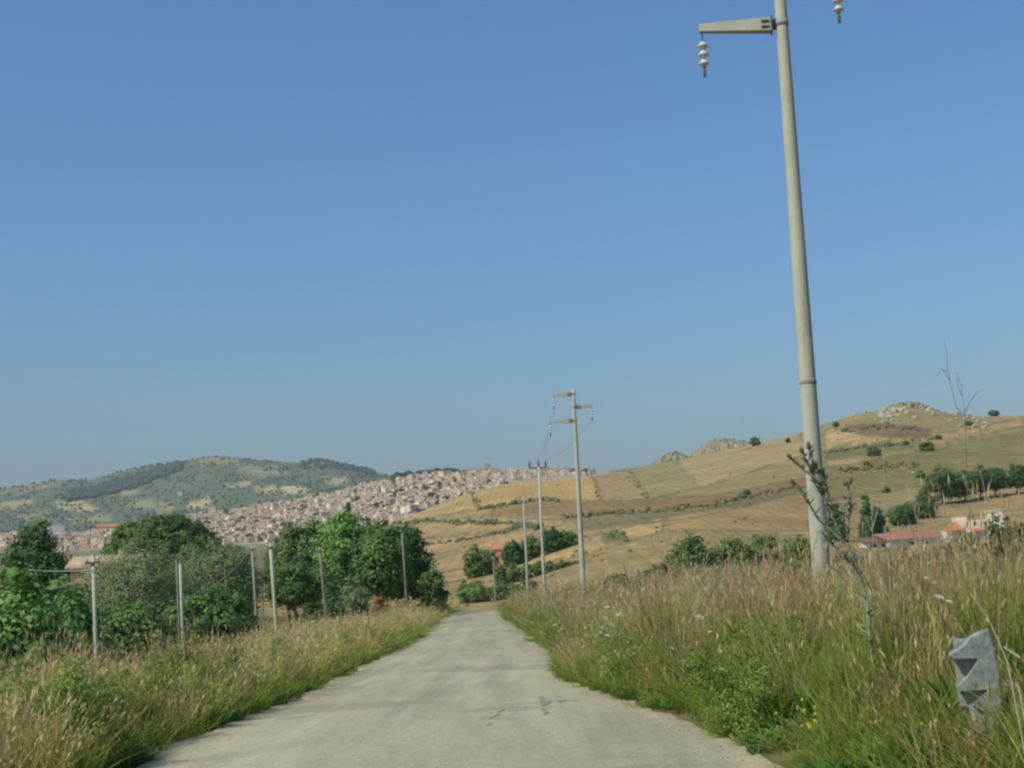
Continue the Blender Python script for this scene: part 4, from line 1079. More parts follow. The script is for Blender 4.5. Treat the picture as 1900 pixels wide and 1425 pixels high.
while rr_ < 2560:
    px = 5.0
    while px < 1110:
        lo = np.interp(px, [0, 230, 300, 400, 700, 900, 960, 1110], [1640, 1640, 1640, 1640, 1640, 1800, 2250, 2300])
        hi = np.interp(px, [0, 90, 140, 230, 290, 400, 1110], [2150, 2150, 2250, 2450, 2520, 2540, 2560])
        j = q_.uniform(-14, 14)
        if lo < rr_ + j < hi and q_.random() < (.93 if px < 955 else .5):
            b = on_ground(px, rr_ + j); P = project((b.x, b.y, b.z + 6))
            cand.append((b, float(P[0]), float(P[1]), q_.randrange(12), q_.gauss(0, .35) - math.atan2(b.x, b.y), q_.uniform(.5, .88) if q_.random() < .92 else q_.uniform(.95, 1.3), rr_ + j))
        px += q_.uniform(5.5, 9.5)
    rr_ += q_.uniform(30, 44); rowi += 1
# hidden by the hill in front, or by the tree clump
def showing(c_):
    px, py = c_[1], c_[2]
    crest = np.interp(px, [0, 600, 680, 720, 760, 800, 870, 950, 1100, 1160], [1040, 1030, 996, 972, 955, 938, 912, 893, 882, 872])
    tree = np.interp(px, [0, 28, 30, 120, 125, 200, 215, 300, 390, 402, 490, 500, 560, 640, 690, 720, 780], [1010, 1010, 968, 968, 1030, 1030, 985, 966, 985, 1005, 1010, 980, 975, 950, 975, 975, 985])
    return py < crest - 1 and py < tree
vis = [c_ for c_ in cand if showing(c_)]
vis.sort(key=lambda c_: c_[6])
sel = vis[::max(1, len(vis) // 290)][:290] if len(vis) > 290 else vis
selset = set(id(c_) for c_ in sel)
for c_ in sel:
    o = bpy.data.objects.new('town_house', HM[c_[3]]); C.objects.link(o)
    o.location = c_[0]; o.rotation_euler = (0, 0, c_[4]); o.scale = (c_[5], c_[5], c_[5])
    px, py = c_[1], c_[2]
    where = ('in the low part of the town left of the umbrella pine' if px < 215 else 'in the town just above the umbrella pine' if px < 400 else
             'in the lower town between the umbrella pine and the tree clump' if px < 505 else 'in the town straight above the roadside tree clump' if px < 640 else
             'high in the town between the tree clump and the golden hill' if px < 760 else 'in the top of the town below the ridge trees' if px < 880 else 'on the skyline where the town meets the golden hill')
    tag(o, 'small pale plaster house ' + where, 'house', 'town houses ' + where)
bv, bf, bm, br_ = [], [], [], []
for c_ in cand:
    if id(c_) in selset: continue
    mb = HV[c_[3]]; mt = Matrix.Translation(c_[0]) @ Matrix.Rotation(c_[4], 4, 'Z') @ Matrix.Scale(c_[5], 4)
    o_ = len(bv); bv += [tuple(mt @ Vector(p)) for p in mb.v]; bf += [tuple(i + o_ for i in f) for f in mb.f]; bm += mb.m; br_ += [q_.random()] * len(mb.v)
me = bpy.data.meshes.new('town_mass'); me.from_pydata(bv, [], bf)
for k in ('town_wall', 'town_roof', 'dark'): me.materials.append(M[k])
me.polygons.foreach_set('material_index', bm); fattr(me, 'rnd', br_)
tag(link('town_mass', me), 'closely packed pale houses covering the far hillside', 'town', kind='stuff')

def landmark(px, py_top, r, w_px, d, mat, name, label, roof=None, rise=0.0):
    b = on_ground(px, r); H = spot(px, py_top, r).z - b.z; w2 = w_px * r / FPX / 2
    t = thing(name, label, 'building', b, -math.atan2(b.x, b.y))
    if rise:
        H -= rise
    MB().box(-w2, w2, 0, d, -8, H).build('wall', M[mat], t)
    if rise: gable(MB(), -w2, w2, 0, d, H, rise, .4, .3).build('roof', M[roof], t)
    else: MB().box(-w2 - .3, w2 + .3, -.3, d + .3, H + .002, H + .8).build('parapet', M[mat], t)
    nx = max(2, int(w2 * 2 / 4))
    for k in range(nx):
        for zz_ in range(max(1, int(min(H, 14) / 4))):
            x_ = -w2 + (k + .5) * 2 * w2 / nx
            f = MB().box(x_ - .7, x_ + .7, -.08, .05, H - 3 - zz_ * 4, H - 1 - zz_ * 4).build('window', M['dark'], t)
    return t
M['town_cream'] = plain('town_cream', (.60, .52, .36), (.70, .62, .45), .3)
M['town_ochre'] = plain('town_ochre', (.56, .35, .16), (.66, .44, .22), .3)
M['town_stone'] = plain('town_stone', (.30, .26, .20), (.40, .36, .28), .3)
landmark(911, 861, 2480, 12, 9, 'town_stone', 'stone_tower', 'squat stone tower on the skyline where town meets golden hill')
landmark(905, 874, 2470, 26, 14, 'town_stone', 'church', 'stone church body beside the squat skyline tower', 'town_roof', 2.5)
landmark(953, 868, 2450, 12, 9, 'town_cream', 'cream_building', 'tall cream house on the skyline right of the squat tower')
landmark(798, 894, 2330, 14, 10, 'town_cream', 'cream_building', 'brightest cream block high in the town')
landmark(828, 888, 2400, 40, 10, 'town_cream', 'long_building', 'long pale building near the top of the town')
landmark(624, 925, 2300, 26, 12, 'town_ochre', 'ochre_building', 'orange-ochre building at the left shoulder of the town', 'town_roof', 2.0)
landmark(215, 972, 2250, 66, 16, 'town_ochre', 'long_building', 'long orange-roofed building left of the umbrella pine', 'tile_orange', 3.5)
landmark(250, 962, 2240, 8, 8, 'town_ochre', 'bell_tower', 'small ochre bell tower at the end of the long orange-roofed building')
landmark(102, 975, 2600, 32, 14, 'plaster_white', 'warehouse', 'white flat warehouse below the green hill at the left')
landmark(780, 886, 2420, 16, 10, 'town_stone', 'church', 'brown church with a tiled roof under the ridge trees', 'town_roof', 3.0)
# pale apartment blocks on the skyline right of the tower
for i, px in enumerate((985, 1012, 1034, 1058)):
    landmark(px, (872, 867, 866, 868)[i], 2440 + i * 8, 13, 9, 'town_cream' if i % 2 == 0 else 'town_stone', 'apartment_block', ['leftmost pale block on the skyline behind the pin-insulator pole', 'second pale block on the skyline behind the pin-insulator pole', 'third pale skyline block just left of the three-armed pole', 'pale skyline block touching the three-armed pole'][i])
landmark(452, 888, 4000, 16, 12, 'town_cream', 'hill_house', 'largest pale house high on the scrubby far hill')
landmark(445, 862, 4250, 9, 9, 'town_cream', 'hill_house', 'small pale house near the top of the far hill')
landmark(336, 912, 3800, 8, 10, 'plaster_white', 'hill_house', 'white house halfway up the far hill above the pine')
landmark(545, 905, 3780, 12, 10, 'town_cream', 'hill_house', 'pale house by the bright quarry patch on the far hill')
landmark(498, 935, 3300, 20, 10, 'town_cream', 'hill_house', 'long low pale house just above the town roofs')

# trees of the far hill and the town ridge read as one wood
def blob_wood(name, label, pts, mat, seed):
    r = np.random.RandomState(seed)
    ph = (1 + 5 ** .5) / 2
    ico = np.array([(-1,ph,0),(1,ph,0),(-1,-ph,0),(1,-ph,0),(0,-1,ph),(0,1,ph),(0,-1,-ph),(0,1,-ph),(ph,0,-1),(ph,0,1),(-ph,0,-1),(-ph,0,1)]) / 1.9
    it = np.array([(0,11,5),(0,5,1),(0,1,7),(0,7,10),(0,10,11),(1,5,9),(5,11,4),(11,10,2),(10,7,6),(7,1,8),(3,9,4),(3,4,2),(3,2,6),(3,6,8),(3,8,9),(4,9,5),(2,4,11),(6,2,10),(8,6,7),(9,8,1)])
    V = []; F = []; Tn = []
    for i, (x_, y_, z_, s_) in enumerate(pts):
        v = ico * r.uniform(.7, 1.3, (12, 1)) * np.array([s_, s_, s_ * r.uniform(.7, 1.2)]) + np.array([x_, y_, z_ + s_ * .6])
        V.append(v); F.append(it + i * 12); Tn.append(np.full(12, r.rand()))
    me = fastmesh(name, np.concatenate(V), None, np.concatenate(F)); fattr(me, 'tint', np.concatenate(Tn)); me.materials.append(mat)
    return tag(link(name, me), label, 'trees', kind='stuff')
r = np.random.RandomState(5); pts = []
def wood(px0, px1, r0, r1, n, s0, s1, dens=None):
    for _ in range(n):
        px = r.uniform(px0, px1); d = r.uniform(r0, r1)
        if dens is not None and r.rand() > dens(px, d): continue
        b = on_ground(px, d); pts.append((b.x, b.y, b.z, r.uniform(s0, s1)))
wood(-420, 780, 3000, 4550, 9000, 1.2, 3.8, lambda p, d: np.clip(.45 + 2.6 * float(bumps(np.array(p * 1.7), np.array(d), 150, 70)), .05, 1))
for k in range(1100):                                                    # the dark forest band
    u = r.rand(); px = 125 + u * 215; c_ = 912 - u * 45; py = c_ + r.uniform(-13, 15) * (1 - abs(u - .55))
    d = 4050 + (912 - py) * 6 + r.uniform(-60, 60); b = on_ground(px, min(d, 4480)); pts.append((b.x, b.y, b.z, r.uniform(5, 9)))
wood(560, 700, 4200, 4500, 120, 4, 8)
blob_wood('far_wood', 'dark scrub and trees spread over the far green hill', pts, leafmat('far_leaf', [(.0, (.045, .07, .038)), (.5, (.068, .092, .046)), (1, (.105, .125, .062))], .1), 3)
pts = []
wood(735, 850, 2520, 2570, 60, 5, 10); wood(850, 890, 2520, 2560, 14, 3, 6); wood(1060, 1110, 2500, 2540, 16, 4, 6)
wood(180, 950, 1660, 2520, 330, 2.5, 6)
blob_wood('town_trees', 'dark trees along the ridge above the town', pts, leafmat('ridge_leaf', [(.0, (.02, .035, .015)), (.5, (.035, .055, .022)), (1, (.06, .08, .03))], .1), 4)

# ------------------------------------------------------------------ rocks on the ridge
def rock_mesh(seed, n=2):
    import bmesh
    bm = bmesh.new(); bmesh.ops.create_icosphere(bm, subdivisions=2, radius=1.0)
    r = np.random.RandomState(seed); pl = [(Vector(r.normal(size=3)).normalized(), r.uniform(.5, .8)) for _ in range(9)]
    for v in bm.verts:
        for nrm, d in pl:
            k = v.co.dot(nrm)
            if k > d: v.co -= nrm * (k - d)
        v.co *= r.uniform(.95, 1.06)
    me = bpy.data.meshes.new('boulder'); bm.to_mesh(me); bm.free(); me.materials.append(M['rock']); return me
RK = [rock_mesh(800 + i) for i in range(6)]
q_ = random.Random(31)
def ridge(px, py):
    a, e = polar(px, py); rs = np.geomspace(400, 900, 600); g = ground(np.sin(a) * rs, np.cos(a) * rs) - e * rs
    k = np.where(g >= 0)[0]; d = rs[k[0]] if len(k) else 848
    return on_ground(px, d)
def boulder(px, py, s, label, group):
    b = ridge(px, py); o = bpy.data.objects.new('boulder', RK[q_.randrange(6)]); C.objects.link(o)
    o.location = (b.x, b.y, b.z + s * .15); o.rotation_euler = (q_.uniform(-.4, .4), q_.uniform(-.4, .4), q_.uniform(0, 6.28)); o.scale = (s * q_.uniform(.8, 1.5), s * q_.uniform(.8, 1.2), s * q_.uniform(.6, 1.0))
    tag(o, label, 'boulder', group)
for i in range(96):
    u = q_.random(); px = 1652 + u * 108; top = np.interp(px, [1650, 1680, 1700, 1740, 1762], [760, 748, 745, 750, 760])
    boulder(px, top + abs(q_.gauss(0, 10)), q_.uniform(.9, 2.4), 'pale limestone boulder on the right-hand skyline knoll', 'boulders of the pale knoll')
for i in range(34):
    px = q_.uniform(1765, 1850); boulder(px, q_.uniform(768, 795), q_.uniform(.5, 1.4), 'grey stone strewn on the slope right of the pale knoll', 'stones right of the pale knoll')
for i in range(46):
    px = q_.uniform(1255, 1410); boulder(px, np.interp(px, [1250, 1300, 1340, 1400], [848, 834, 822, 818]) + q_.uniform(-3, 9), q_.uniform(.8, 2.2), 'grey boulder of the crag on the skyline left of the near pole', 'boulders of the grey crag')
for i in range(14):
    boulder(q_.uniform(1600, 1720), q_.uniform(862, 880), q_.uniform(.3, .8), 'small pale stone on the dry slope above the farm', 'stones above the farm')
# the crag's body: a craggy dome standing on the ridge
def crag(px0, px1, top_fn, label, seed):
    r = np.random.RandomState(seed); nx, ny = 60, 14; V = []
    for j in range(ny):
        for i in range(nx):
            u, w = i / (nx - 1), j / (ny - 1)
            px = px0 + (px1 - px0) * u; b = on_ground(px, 838 + w * 40)
            top = spot(px, top_fn(px), 858).z
            h = max(0, top - b.z) * math.sin(math.pi * w) ** .45 * (math.sin(math.pi * u) ** .35)
            V.append((b.x + r.normal(0, .5), b.y + r.normal(0, .7), b.z - .6 + h * r.uniform(.82, 1.05)))
    q4 = [(j*nx+i, j*nx+i+1, (j+1)*nx+i+1, (j+1)*nx+i) for j in range(ny-1) for i in range(nx-1)]
    me = fastmesh('rocky_crag', V, q4); me.materials.append(M['crag']); tag(link('rocky_crag', me), label, 'crag')
M['crag'] = plain('crag_stone', (.21, .18, .10), (.37, .32, .20), .5, .95, .9, .4)
crag(1285, 1412, lambda p: np.interp(p, [1285, 1310, 1330, 1370, 1400, 1412], [838, 824, 813, 810, 814, 822]), 'grey flat-topped crag on the skyline left of the near pole', 1)
crag(1218, 1290, lambda p: np.interp(p, [1218, 1240, 1260, 1290], [856, 842, 834, 840]), 'low broken crag to the left of the flat-topped crag', 2)
crag(1640, 1765, lambda p: np.interp(p, [1640, 1660, 1690, 1715, 1740, 1765], [760, 752, 744, 742, 747, 760]), 'rounded stony knoll on the skyline right of the near pole', 3)

# ------------------------------------------------------------------ scrub lines and tussocks over the dry hill
def slope_at(px, py, lo=170, hi=900):
    a, e = polar(px, py); rs = np.geomspace(lo, hi, 500); g = ground(np.sin(a) * rs, np.cos(a) * rs) - e * rs
    k = np.where(g >= 0)[0]
    return None if not len(k) or k[0] == 0 else on_ground(px, rs[k[0]])
HEDGE = leafmat('scrub_leaf', [(.0, (.09, .105, .045)), (.5, (.145, .155, .07)), (1, (.21, .205, .10))], .2)
TUSS = leafmat('tussock', [(.0, (.16, .15, .06)), (.5, (.25, .215, .09)), (1, (.36, .29, .14))], .2)
r = np.random.RandomState(12); pts = []
for line, n, w, s0, s1 in [([(735, 972), (800, 966), (860, 972), (940, 972), (1000, 980)], 150, 3, .4, 1.2), ([(790, 1012), (860, 1003), (930, 990), (960, 978)], 90, 2, .3, .8),
        ([(892, 945), (960, 935), (1010, 927), (1042, 930)], 70, 2, .5, 1.3), ([(1050, 960), (1200, 950), (1330, 938), (1480, 905)], 110, 3, .4, 1.0), ([(880, 905), (886, 940)], 14, 1, .5, 1.0),
        ([(1530, 838), (1640, 828), (1760, 815)], 60, 3, .4, 1.2), ([(1560, 875), (1640, 868), (1720, 862)], 60, 6, .4, 1.1), ([(1640, 960), (1720, 935), (1870, 895)], 90, 4, .5, 1.3),
        ([(1165, 868), (1205, 926)], 20, 2, .4, .9), ([(1100, 878), (1118, 930)], 16, 2, .3, .8), ([(1570, 800), (1650, 790), (1730, 800)], 60, 4, .4, 1.2), ([(1130, 990), (1160, 1000)], 30, 6, .3, .8)]:
    L = np.array(line, float); t_ = np.linspace(0, 1, len(L))
    for _ in range(n):
        u = r.rand(); b = slope_at(np.interp(u, t_, L[:, 0]) + r.normal(0, 3), np.interp(u, t_, L[:, 1]) + r.normal(0, w * .5))
        if b is not None: pts.append((b.x, b.y, b.z - .2, r.uniform(s0, s1)))
blob_wood('scrub', 'lines of olive scrub along the field edges of the golden hill', pts, HEDGE, 6)
pts = []
while len(pts) < 700:
    px = r.uniform(740, 1960); d = 170 * (5 ** r.rand()); a, _ = polar(px, 950); x_, y_ = math.sin(a) * d, math.cos(a) * d
    if float(bumps(np.array(x_), np.array(y_), 70, 90)) + r.normal(0, .25) + (.25 if px > 1500 else -.1) < 0: continue
    pts.append((x_, y_, gz(x_, y_) - .15, r.uniform(.10, .34) * (1 + d / 900)))
blob_wood('tussocks', 'dry tussocks dotted over the golden hill', pts, TUSS, 7)

# ------------------------------------------------------------------ near plants, one by one
M['stalk_dry'] = plain('dry_stalk', (.33, .29, .19), (.50, .44, .31), 8.0, .9)
M['stalk_grey'] = plain('grey_stalk', (.17, .19, .12), (.27, .29, .19), 8.0, .9)
M['stalk_dark'] = plain('dark_stalk', (.10, .11, .075), (.17, .18, .12), 8.0, .9)
M['stalk_green'] = plain('green_stem', (.08, .12, .03), (.15, .19, .06), 8.0, .9)
M['head_brown'] = plain('thistle_head', (.09, .06, .035), (.17, .115, .07), 20.0, .95)
M['petal_yellow'] = plain('yellow_petal', (.70, .50, .02), (.80, .62, .04), 20.0, .7)
M['petal_pale'] = plain('pale_yellow_petal', (.62, .60, .12), (.75, .72, .25), 20.0, .7)
M['petal_white'] = plain('white_umbel', (.62, .62, .54), (.78, .78, .70), 20.0, .8)
M['petal_red'] = plain('poppy_petal', (.55, .06, .02), (.70, .10, .03), 20.0, .7)
def local(o, P): return Vector(P) - o.location

# tall thistle in front of the pole
R_T = 10.6
b = on_ground(1612, R_T); th = thing('thistle', 'tall grey thistle with brown heads leaning across the near pole', 'thistle', b)
g = lambda px, py, dr=0: local(th, spot(px, py, R_T + dr))
q_ = random.Random(2)
def thorny(pts, r0, r1, name, mat, parent, spikes=0):
    mb = MB(); n = len(pts); mb.tube(pts, [r0 + (r1 - r0) * i / (n - 1) for i in range(n)], 7)
    for k in range(spikes):                                  # narrow spiny leaves running down the stem
        u = q_.uniform(.05, .95) * (n - 1); i = min(int(u), n - 2); p = Vector(pts[i]).lerp(Vector(pts[i+1]), u - i)
        a = q_.uniform(0, 6.28); L = q_.uniform(.04, .11); d = Vector((math.cos(a), math.sin(a), q_.uniform(.2, .9))).normalized(); s_ = d.cross(Vector((0, 0, 1))).normalized() * .011
        mb.add([p - s_, p + s_, p + d * L], [(0, 1, 2)])
    return mb.build(name, M[mat], parent, False)
main = [Vector((0, 0, -.05)), g(1616, 1210), g(1610, 1120), g(1592, 1060), g(1572, 1012), g(1548, 968), g(1527, 920), g(1511, 884)]
thorny(main, .019, .009, 'stem', 'stalk_grey', th, 150)
for pts, hd in [([main[6], g(1502, 880), g(1480, 862), g(1468, 850)], 1), ([main[7], g(1500, 862), g(1490, 840)], 1), ([main[7], g(1505, 850, .03), g(1501, 830, .05)], 1),
                ([main[6], g(1522, 895), g(1515, 868)], 1), ([main[5], g(1535, 910), g(1528, 878)], 1), ([main[4], g(1520, 965), g(1495, 925), g(1474, 898)], 1),
                ([main[4], g(1560, 985), g(1568, 930), g(1577, 897)], 1), ([main[4], g(1575, 960), g(1580, 915)], 0), ([main[3], g(1545, 1010), g(1520, 985)], 0)]:
    s_ = thorny(pts, .010, .005, 'branch', 'stalk_grey', th, 34)
    if hd:
        e_ = Vector(pts[-1]); d_ = (e_ - Vector(pts[-2])).normalized()
        hb = MB().tube([e_ - d_ * .01, e_ + d_ * .012, e_ + d_ * .03, e_ + d_ * .045], [.006, .015, .014, .009], 9).build('flower_head', M['head_brown'], s_, True)
for k in range(9):
    py = 1120 + k * 9; e_ = g(1612 + q_.uniform(-4, 4), py); a = q_.uniform(0, 6.28); L = q_.uniform(.10, .2)
    d_ = Vector((math.cos(a), math.sin(a), .35)); sd = d_.cross(Vector((0, 0, 1))).normalized()
    MB().add([e_, e_ + d_ * L * .3 + sd * .025, e_ + d_ * L * .65 + sd * .012, e_ + d_ * L, e_ + d_ * L * .65 - sd * .012, e_ + d_ * L * .3 - sd * .025], [(0, 1, 2, 3, 4, 5)]).build('leaf', M['stalk_grey'], th)

def dead_stalk(px, r, lines, label, mat='stalk_dry', r0=.0042, r1=.0016):
    """lines: polylines in photo pixels at distance r; the first is the main stem down to the ground"""
    b = on_ground(px, r); t = thing('dry_stalk', label, 'dead plant', b, 0, 'dead stalks standing above the right bank')
    for i, ln in enumerate(lines):
        pts = [local(t, spot(x_, y_, r + .02 * i * (1 if i % 2 else -1))) for x_, y_ in ln]
        if i == 0: pts = [Vector((0, 0, -.05))] + pts
        n = len(pts)
        MB().tube(pts, [r0 + (r1 - r0) * k / (n - 1) for k in range(n)], 5).build('stem' if i == 0 else 'branch', M[mat], t)
    return t
dead_stalk(1800, 13, [[(1795, 900), (1790, 770), (1784, 715), (1775, 690)], [(1790, 770), (1775, 757), (1768, 730), (1762, 706), (1752, 690), (1745, 680)], [(1762, 706), (1759, 690), (1757, 660), (1752, 630)],
    [(1757, 690), (1745, 685), (1738, 700)], [(1790, 765), (1800, 745), (1812, 730), (1824, 722)], [(1784, 735), (1778, 715), (1774, 690)]], 'tall thin dead stalk with branches against the sky at the right', 'stalk_dark', .0038, .0013)
dead_stalk(1640, 14, [[(1640, 900), (1637, 790), (1633, 715)], [(1637, 790), (1620, 755), (1600, 742)], [(1637, 780), (1648, 750), (1662, 735)]], 'very thin dead stalk against the sky right of the near pole', 'stalk_dry', .0025, .001)
dead_stalk(1622, 14, [[(1620, 1010), (1617, 940), (1613, 905)], [(1618, 985), (1605, 960)], [(1619, 980), (1630, 940), (1632, 925)]], 'pale forked dry stalk in front of the farm cypress', 'stalk_dry')
dead_stalk(1835, 14, [[(1830, 960), (1815, 925), (1802, 890)], [(1828, 940), (1826, 905), (1818, 870)], [(1828, 935), (1836, 900), (1842, 878)], [(1815, 925), (1795, 905)]], 'pale fan of dry stalks in front of the hillside clump', 'stalk_dry')
dead_stalk(1700, 14, [[(1705, 980), (1695, 940), (1685, 905), (1672, 890)], [(1697, 950), (1700, 925), (1712, 905)]], 'dry branching stalk before the slope above the farm', 'stalk_dry')
dead_stalk(1580, 14, [[(1572, 1010), (1569, 950), (1572, 915)]], 'upright pale stalk just right of the thistle', 'stalk_dry', .007, .004)
dead_stalk(1440, 15, [[(1452, 1000), (1430, 940), (1415, 915)], [(1436, 960), (1446, 925)]], 'dry stalk left of the near pole above the grass', 'stalk_dry')
dead_stalk(1655, 13, [[(1650, 1060), (1648, 1010), (1640, 975)], [(1649, 1020), (1660, 990)]], 'short dry stalk in front of the low farm shed', 'stalk_dry')
dead_stalk(1890, 6.5, [[(1870, 1230), (1835, 1150), (1800, 1100)]], 'straw stalk leaning left over the concrete block', 'stalk_dry', .004, .002)
dead_stalk(1910, 6.2, [[(1890, 1275), (1874, 1262)], [(1892, 1220), (1862, 1200)]], 'pale bent straw at the right edge by the concrete block', 'stalk_dry', .0045, .0025)

def umbel_plant(px, py, r, heads, label):
    b = on_ground(px, r); t = thing('wild_carrot', label, 'wild flower', b, 0, 'white umbel flowers on the right bank')
    q_ = random.Random(int(px)); fork = None
    for i, (hx, hy, s_) in enumerate(heads):
        e_ = local(t, spot(hx, hy, r))
        if fork is None: fork = Vector((e_.x * .3, 0, e_.z * .45)); MB().tube([(0, 0, -.05), fork], [.008, .006], 6).build('stem', M['stalk_green'], t)
        st = MB().tube([fork, fork.lerp(e_, .6) + Vector((0, .01, .01)), e_], [.005, .004, .003], 5).build('stalk', M['stalk_green'], t)
        mb = MB(); s_ *= .75; tl_ = Vector((q_.uniform(-.35, .35), q_.uniform(-.6, .1), 1)).normalized(); ax_ = tl_.orthogonal().normalized(); ay_ = tl_.cross(ax_)
        for k in range(17):                                   # little umbellets on a shallow dome
            a = k * 2.4; f = math.sqrt((k + .5) / 17) * s_; c0 = e_ + (ax_ * math.cos(a) + ay_ * math.sin(a)) * f + tl_ * (.018 - f * f * 6 + q_.uniform(-.004, .004))
            for w_ in range(4):
                c_ = c0 + Vector((q_.uniform(-1, 1), q_.uniform(-1, 1), q_.uniform(-.4, .6))) * s_ * .10; u = s_ * q_.uniform(.05, .09)
                mb.add([c_ + Vector((u, 0, 0)), c_ + Vector((0, u, .003)), c_ + Vector((-u, 0, 0)), c_ + Vector((0, -u, -.003)), c_ + Vector((0, 0, u * .8))], [(0, 1, 4), (1, 2, 4), (2, 3, 4), (3, 0, 4)])
        mb.build('umbel', M['petal_white'], st)
umbel_plant(1138, 1210, 21, [(1128, 1128, .05), (1150, 1140, .05), (1122, 1148, .05), (1135, 1160, .045), (1148, 1143, .05)], 'cluster of white umbels right of the road before the three-armed pole')
umbel_plant(1125, 1230, 21, [(1118, 1166, .045), (1126, 1180, .05), (1114, 1175, .035)], 'lower white umbels nearest the road edge')
umbel_plant(1302, 1230, 14, [(1298, 1146, .055), (1318, 1175, .03)], 'white umbel standing alone in the middle of the right bank')
umbel_plant(1745, 1180, 10, [(1742, 1111, .045), (1760, 1120, .03)], 'small white umbel above and left of the concrete block')
umbel_plant(1722, 1180, 11, [(1718, 1076, .03), (1732, 1085, .03)], 'faint white umbels in front of the grey-green scrub')
umbel_plant(1036, 1215, 30, [(1030, 1160, .07), (1042, 1168, .05)], 'white umbels at the road edge far down on the right')

def daisy(px, py, h, label, s_=.028, mat='petal_yellow', name='yellow_daisy', cat='wild flower', grp='yellow flowers on the right bank'):
    while True:                                             # rooted in the verge, not in the tarmac
        b, r = hit(px, py, h)
        off_ = abs(b.x - float(road_x(b.y))) - ROADW / 2 - (.62 if b.x > float(road_x(b.y)) and b.y < 19 else .2)
        if off_ > 0 or h < .06: break
        h -= .03
    if off_ <= 0: b.x += (.05 - off_) * (1 if b.x > float(road_x(b.y)) else -1); b.z = gz(b.x, b.y)
    h = max(h, .27)
    if grp == 'yellow daisies in the near patch':            # the patch hugs the tarmac edge
        a_, el_ = polar(px, py)
        in_ = random.uniform(.42, 1.0)
        for r in np.arange(7.5, 16, .1):
            x_, y_ = math.sin(a_) * r, math.cos(a_) * r
            if x_ - float(road_x(y_)) > ROADW / 2 + in_: break
        b = Vector((x_, y_, gz(x_, y_))); h = min(.42, max(.17, el_ * r - b.z))
    t = thing(name, label, cat, b, 0, grp)
    e_ = Vector((random.uniform(-.03, .03), 0, h))
    MB().tube([(0, 0, -.03), (e_.x * .3, .01, h * .55), e_], [.004, .0035, .003], 5).build('stem', M['stalk_green'], t)
    mb = MB(); s_ *= random.uniform(.45, .8); Rt = Matrix.Rotation(random.uniform(.1, 1.0), 3, 'X') @ Matrix.Rotation(random.uniform(-.5, .5), 3, 'Y')
    for k in range(9):
        a = k * .698; d_ = Rt @ Vector((math.cos(a), math.sin(a), 0)); sd = Rt @ Vector((-math.sin(a), math.cos(a), 0))
        mb.add([e_ + d_ * .006, e_ + d_ * s_ * .6 + sd * s_ * .28 + Vector((0, 0, .006)), e_ + d_ * s_ + Vector((0, 0, .002)), e_ + d_ * s_ * .6 - sd * s_ * .28 + Vector((0, 0, .006))], [(0, 1, 2, 3)])
    mb.lathe([(s_ * .38, .003), (s_ * .34, .012), (s_ * .12, .018)], 8, tuple(e_))
    mb.build('flower_head', M[mat], t)
DP = [(1440, 1352), (1462, 1366), (1470, 1380), (1490, 1360), (1506, 1374), (1446, 1386), (1520, 1366), (1488, 1396), (1432, 1345), (1424, 1366), (1434, 1364), (1476, 1357), (1482, 1352), (1500, 1351), (1515, 1355), (1455, 1375), (1467, 1390), (1483, 1374), (1512, 1388), (1498, 1368)]
for p in DP: daisy(p[0], p[1], random.uniform(.32, .46), 'yellow daisy in the patch beside the road at the lower right', .030, grp='yellow daisies in the near patch')
for p, lab in [((1443, 1317), 'lone yellow daisy just above the near daisy patch'), ((1463, 1305), 'yellow daisy second above the near daisy patch'), ((1491, 1306), 'yellow daisy above the right end of the daisy patch'),
               ((1718, 1345), 'yellow daisy left of the pair below the concrete block'), ((1735, 1337), 'yellow daisy right of the pair below the concrete block'), ((1632, 1400), 'yellow daisy near the bottom edge below the block')]:
    daisy(p[0], p[1], .42, lab, .028)
for p in [(1192, 1272), (1200, 1266), (1178, 1284), (1196, 1290), (1208, 1281), (1170, 1250), (1184, 1243)]:
    daisy(p[0], p[1], .30, 'pale yellow flower by the road edge where the bank bulges', .032, 'petal_pale', 'pale_daisy', grp='pale flowers at the road edge')
for p, lab in [((1253, 1257), 'red poppy on the right bank near the road'), ((1222, 1284), 'orange-red poppy beside the pale flowers'), ((552, 1262), 'red poppy on the left verge'), ((1262, 1240), 'red poppy higher on the right bank')]:
    daisy(p[0], p[1], .35, lab, .040, 'petal_red', 'poppy', 'wild flower', 'red poppies')
for p in [(500, 1238), (495, 1250), (390, 1290), (280, 1300), (250, 1330), (340, 1300)]:
    daisy(p[0], p[1], .40, 'yellow flower scattered on the left verge', .030, grp='yellow flowers on the left verge')

# ------------------------------------------------------------------ notched concrete block in the grass
R_B = 8.7
b = on_ground(1818, R_B)
cen = spot(1815, 1312, R_B)
t = thing('concrete_block', 'rough grey saw-toothed concrete block standing in the grass at the right edge', 'concrete block', cen, -.28)
k_ = R_B / FPX
prof = [(1842, 1180), (1850, 1205), (1855, 1250), (1855, 1300), (1850, 1322), (1822, 1318), (1806, 1308), (1838, 1281), (1785, 1282), (1781, 1276), (1800, 1260), (1822, 1232), (1820, 1226), (1780, 1225), (1774, 1219), (1797, 1206), (1812, 1190), (1826, 1183)]
P2 = [((x_ - 1815) * k_, -(y_ - 1312) * k_) for x_, y_ in prof]
n = len(P2); mb = MB(); rq_ = random.Random(8)
D0, D1 = -.02, .22
rings = []
for j, (dy, sh) in enumerate(((D0, .97), (D0 + .012, 1.0), (.10, 1.0), (D1, .97))):
    rings.append([(x_ * sh + rq_.uniform(-.003, .003), dy + x_ * (.25 if j < 2 else .2), z_ * sh + rq_.uniform(-.003, .003)) for x_, z_ in P2])
V = [p for r_ in rings for p in r_]
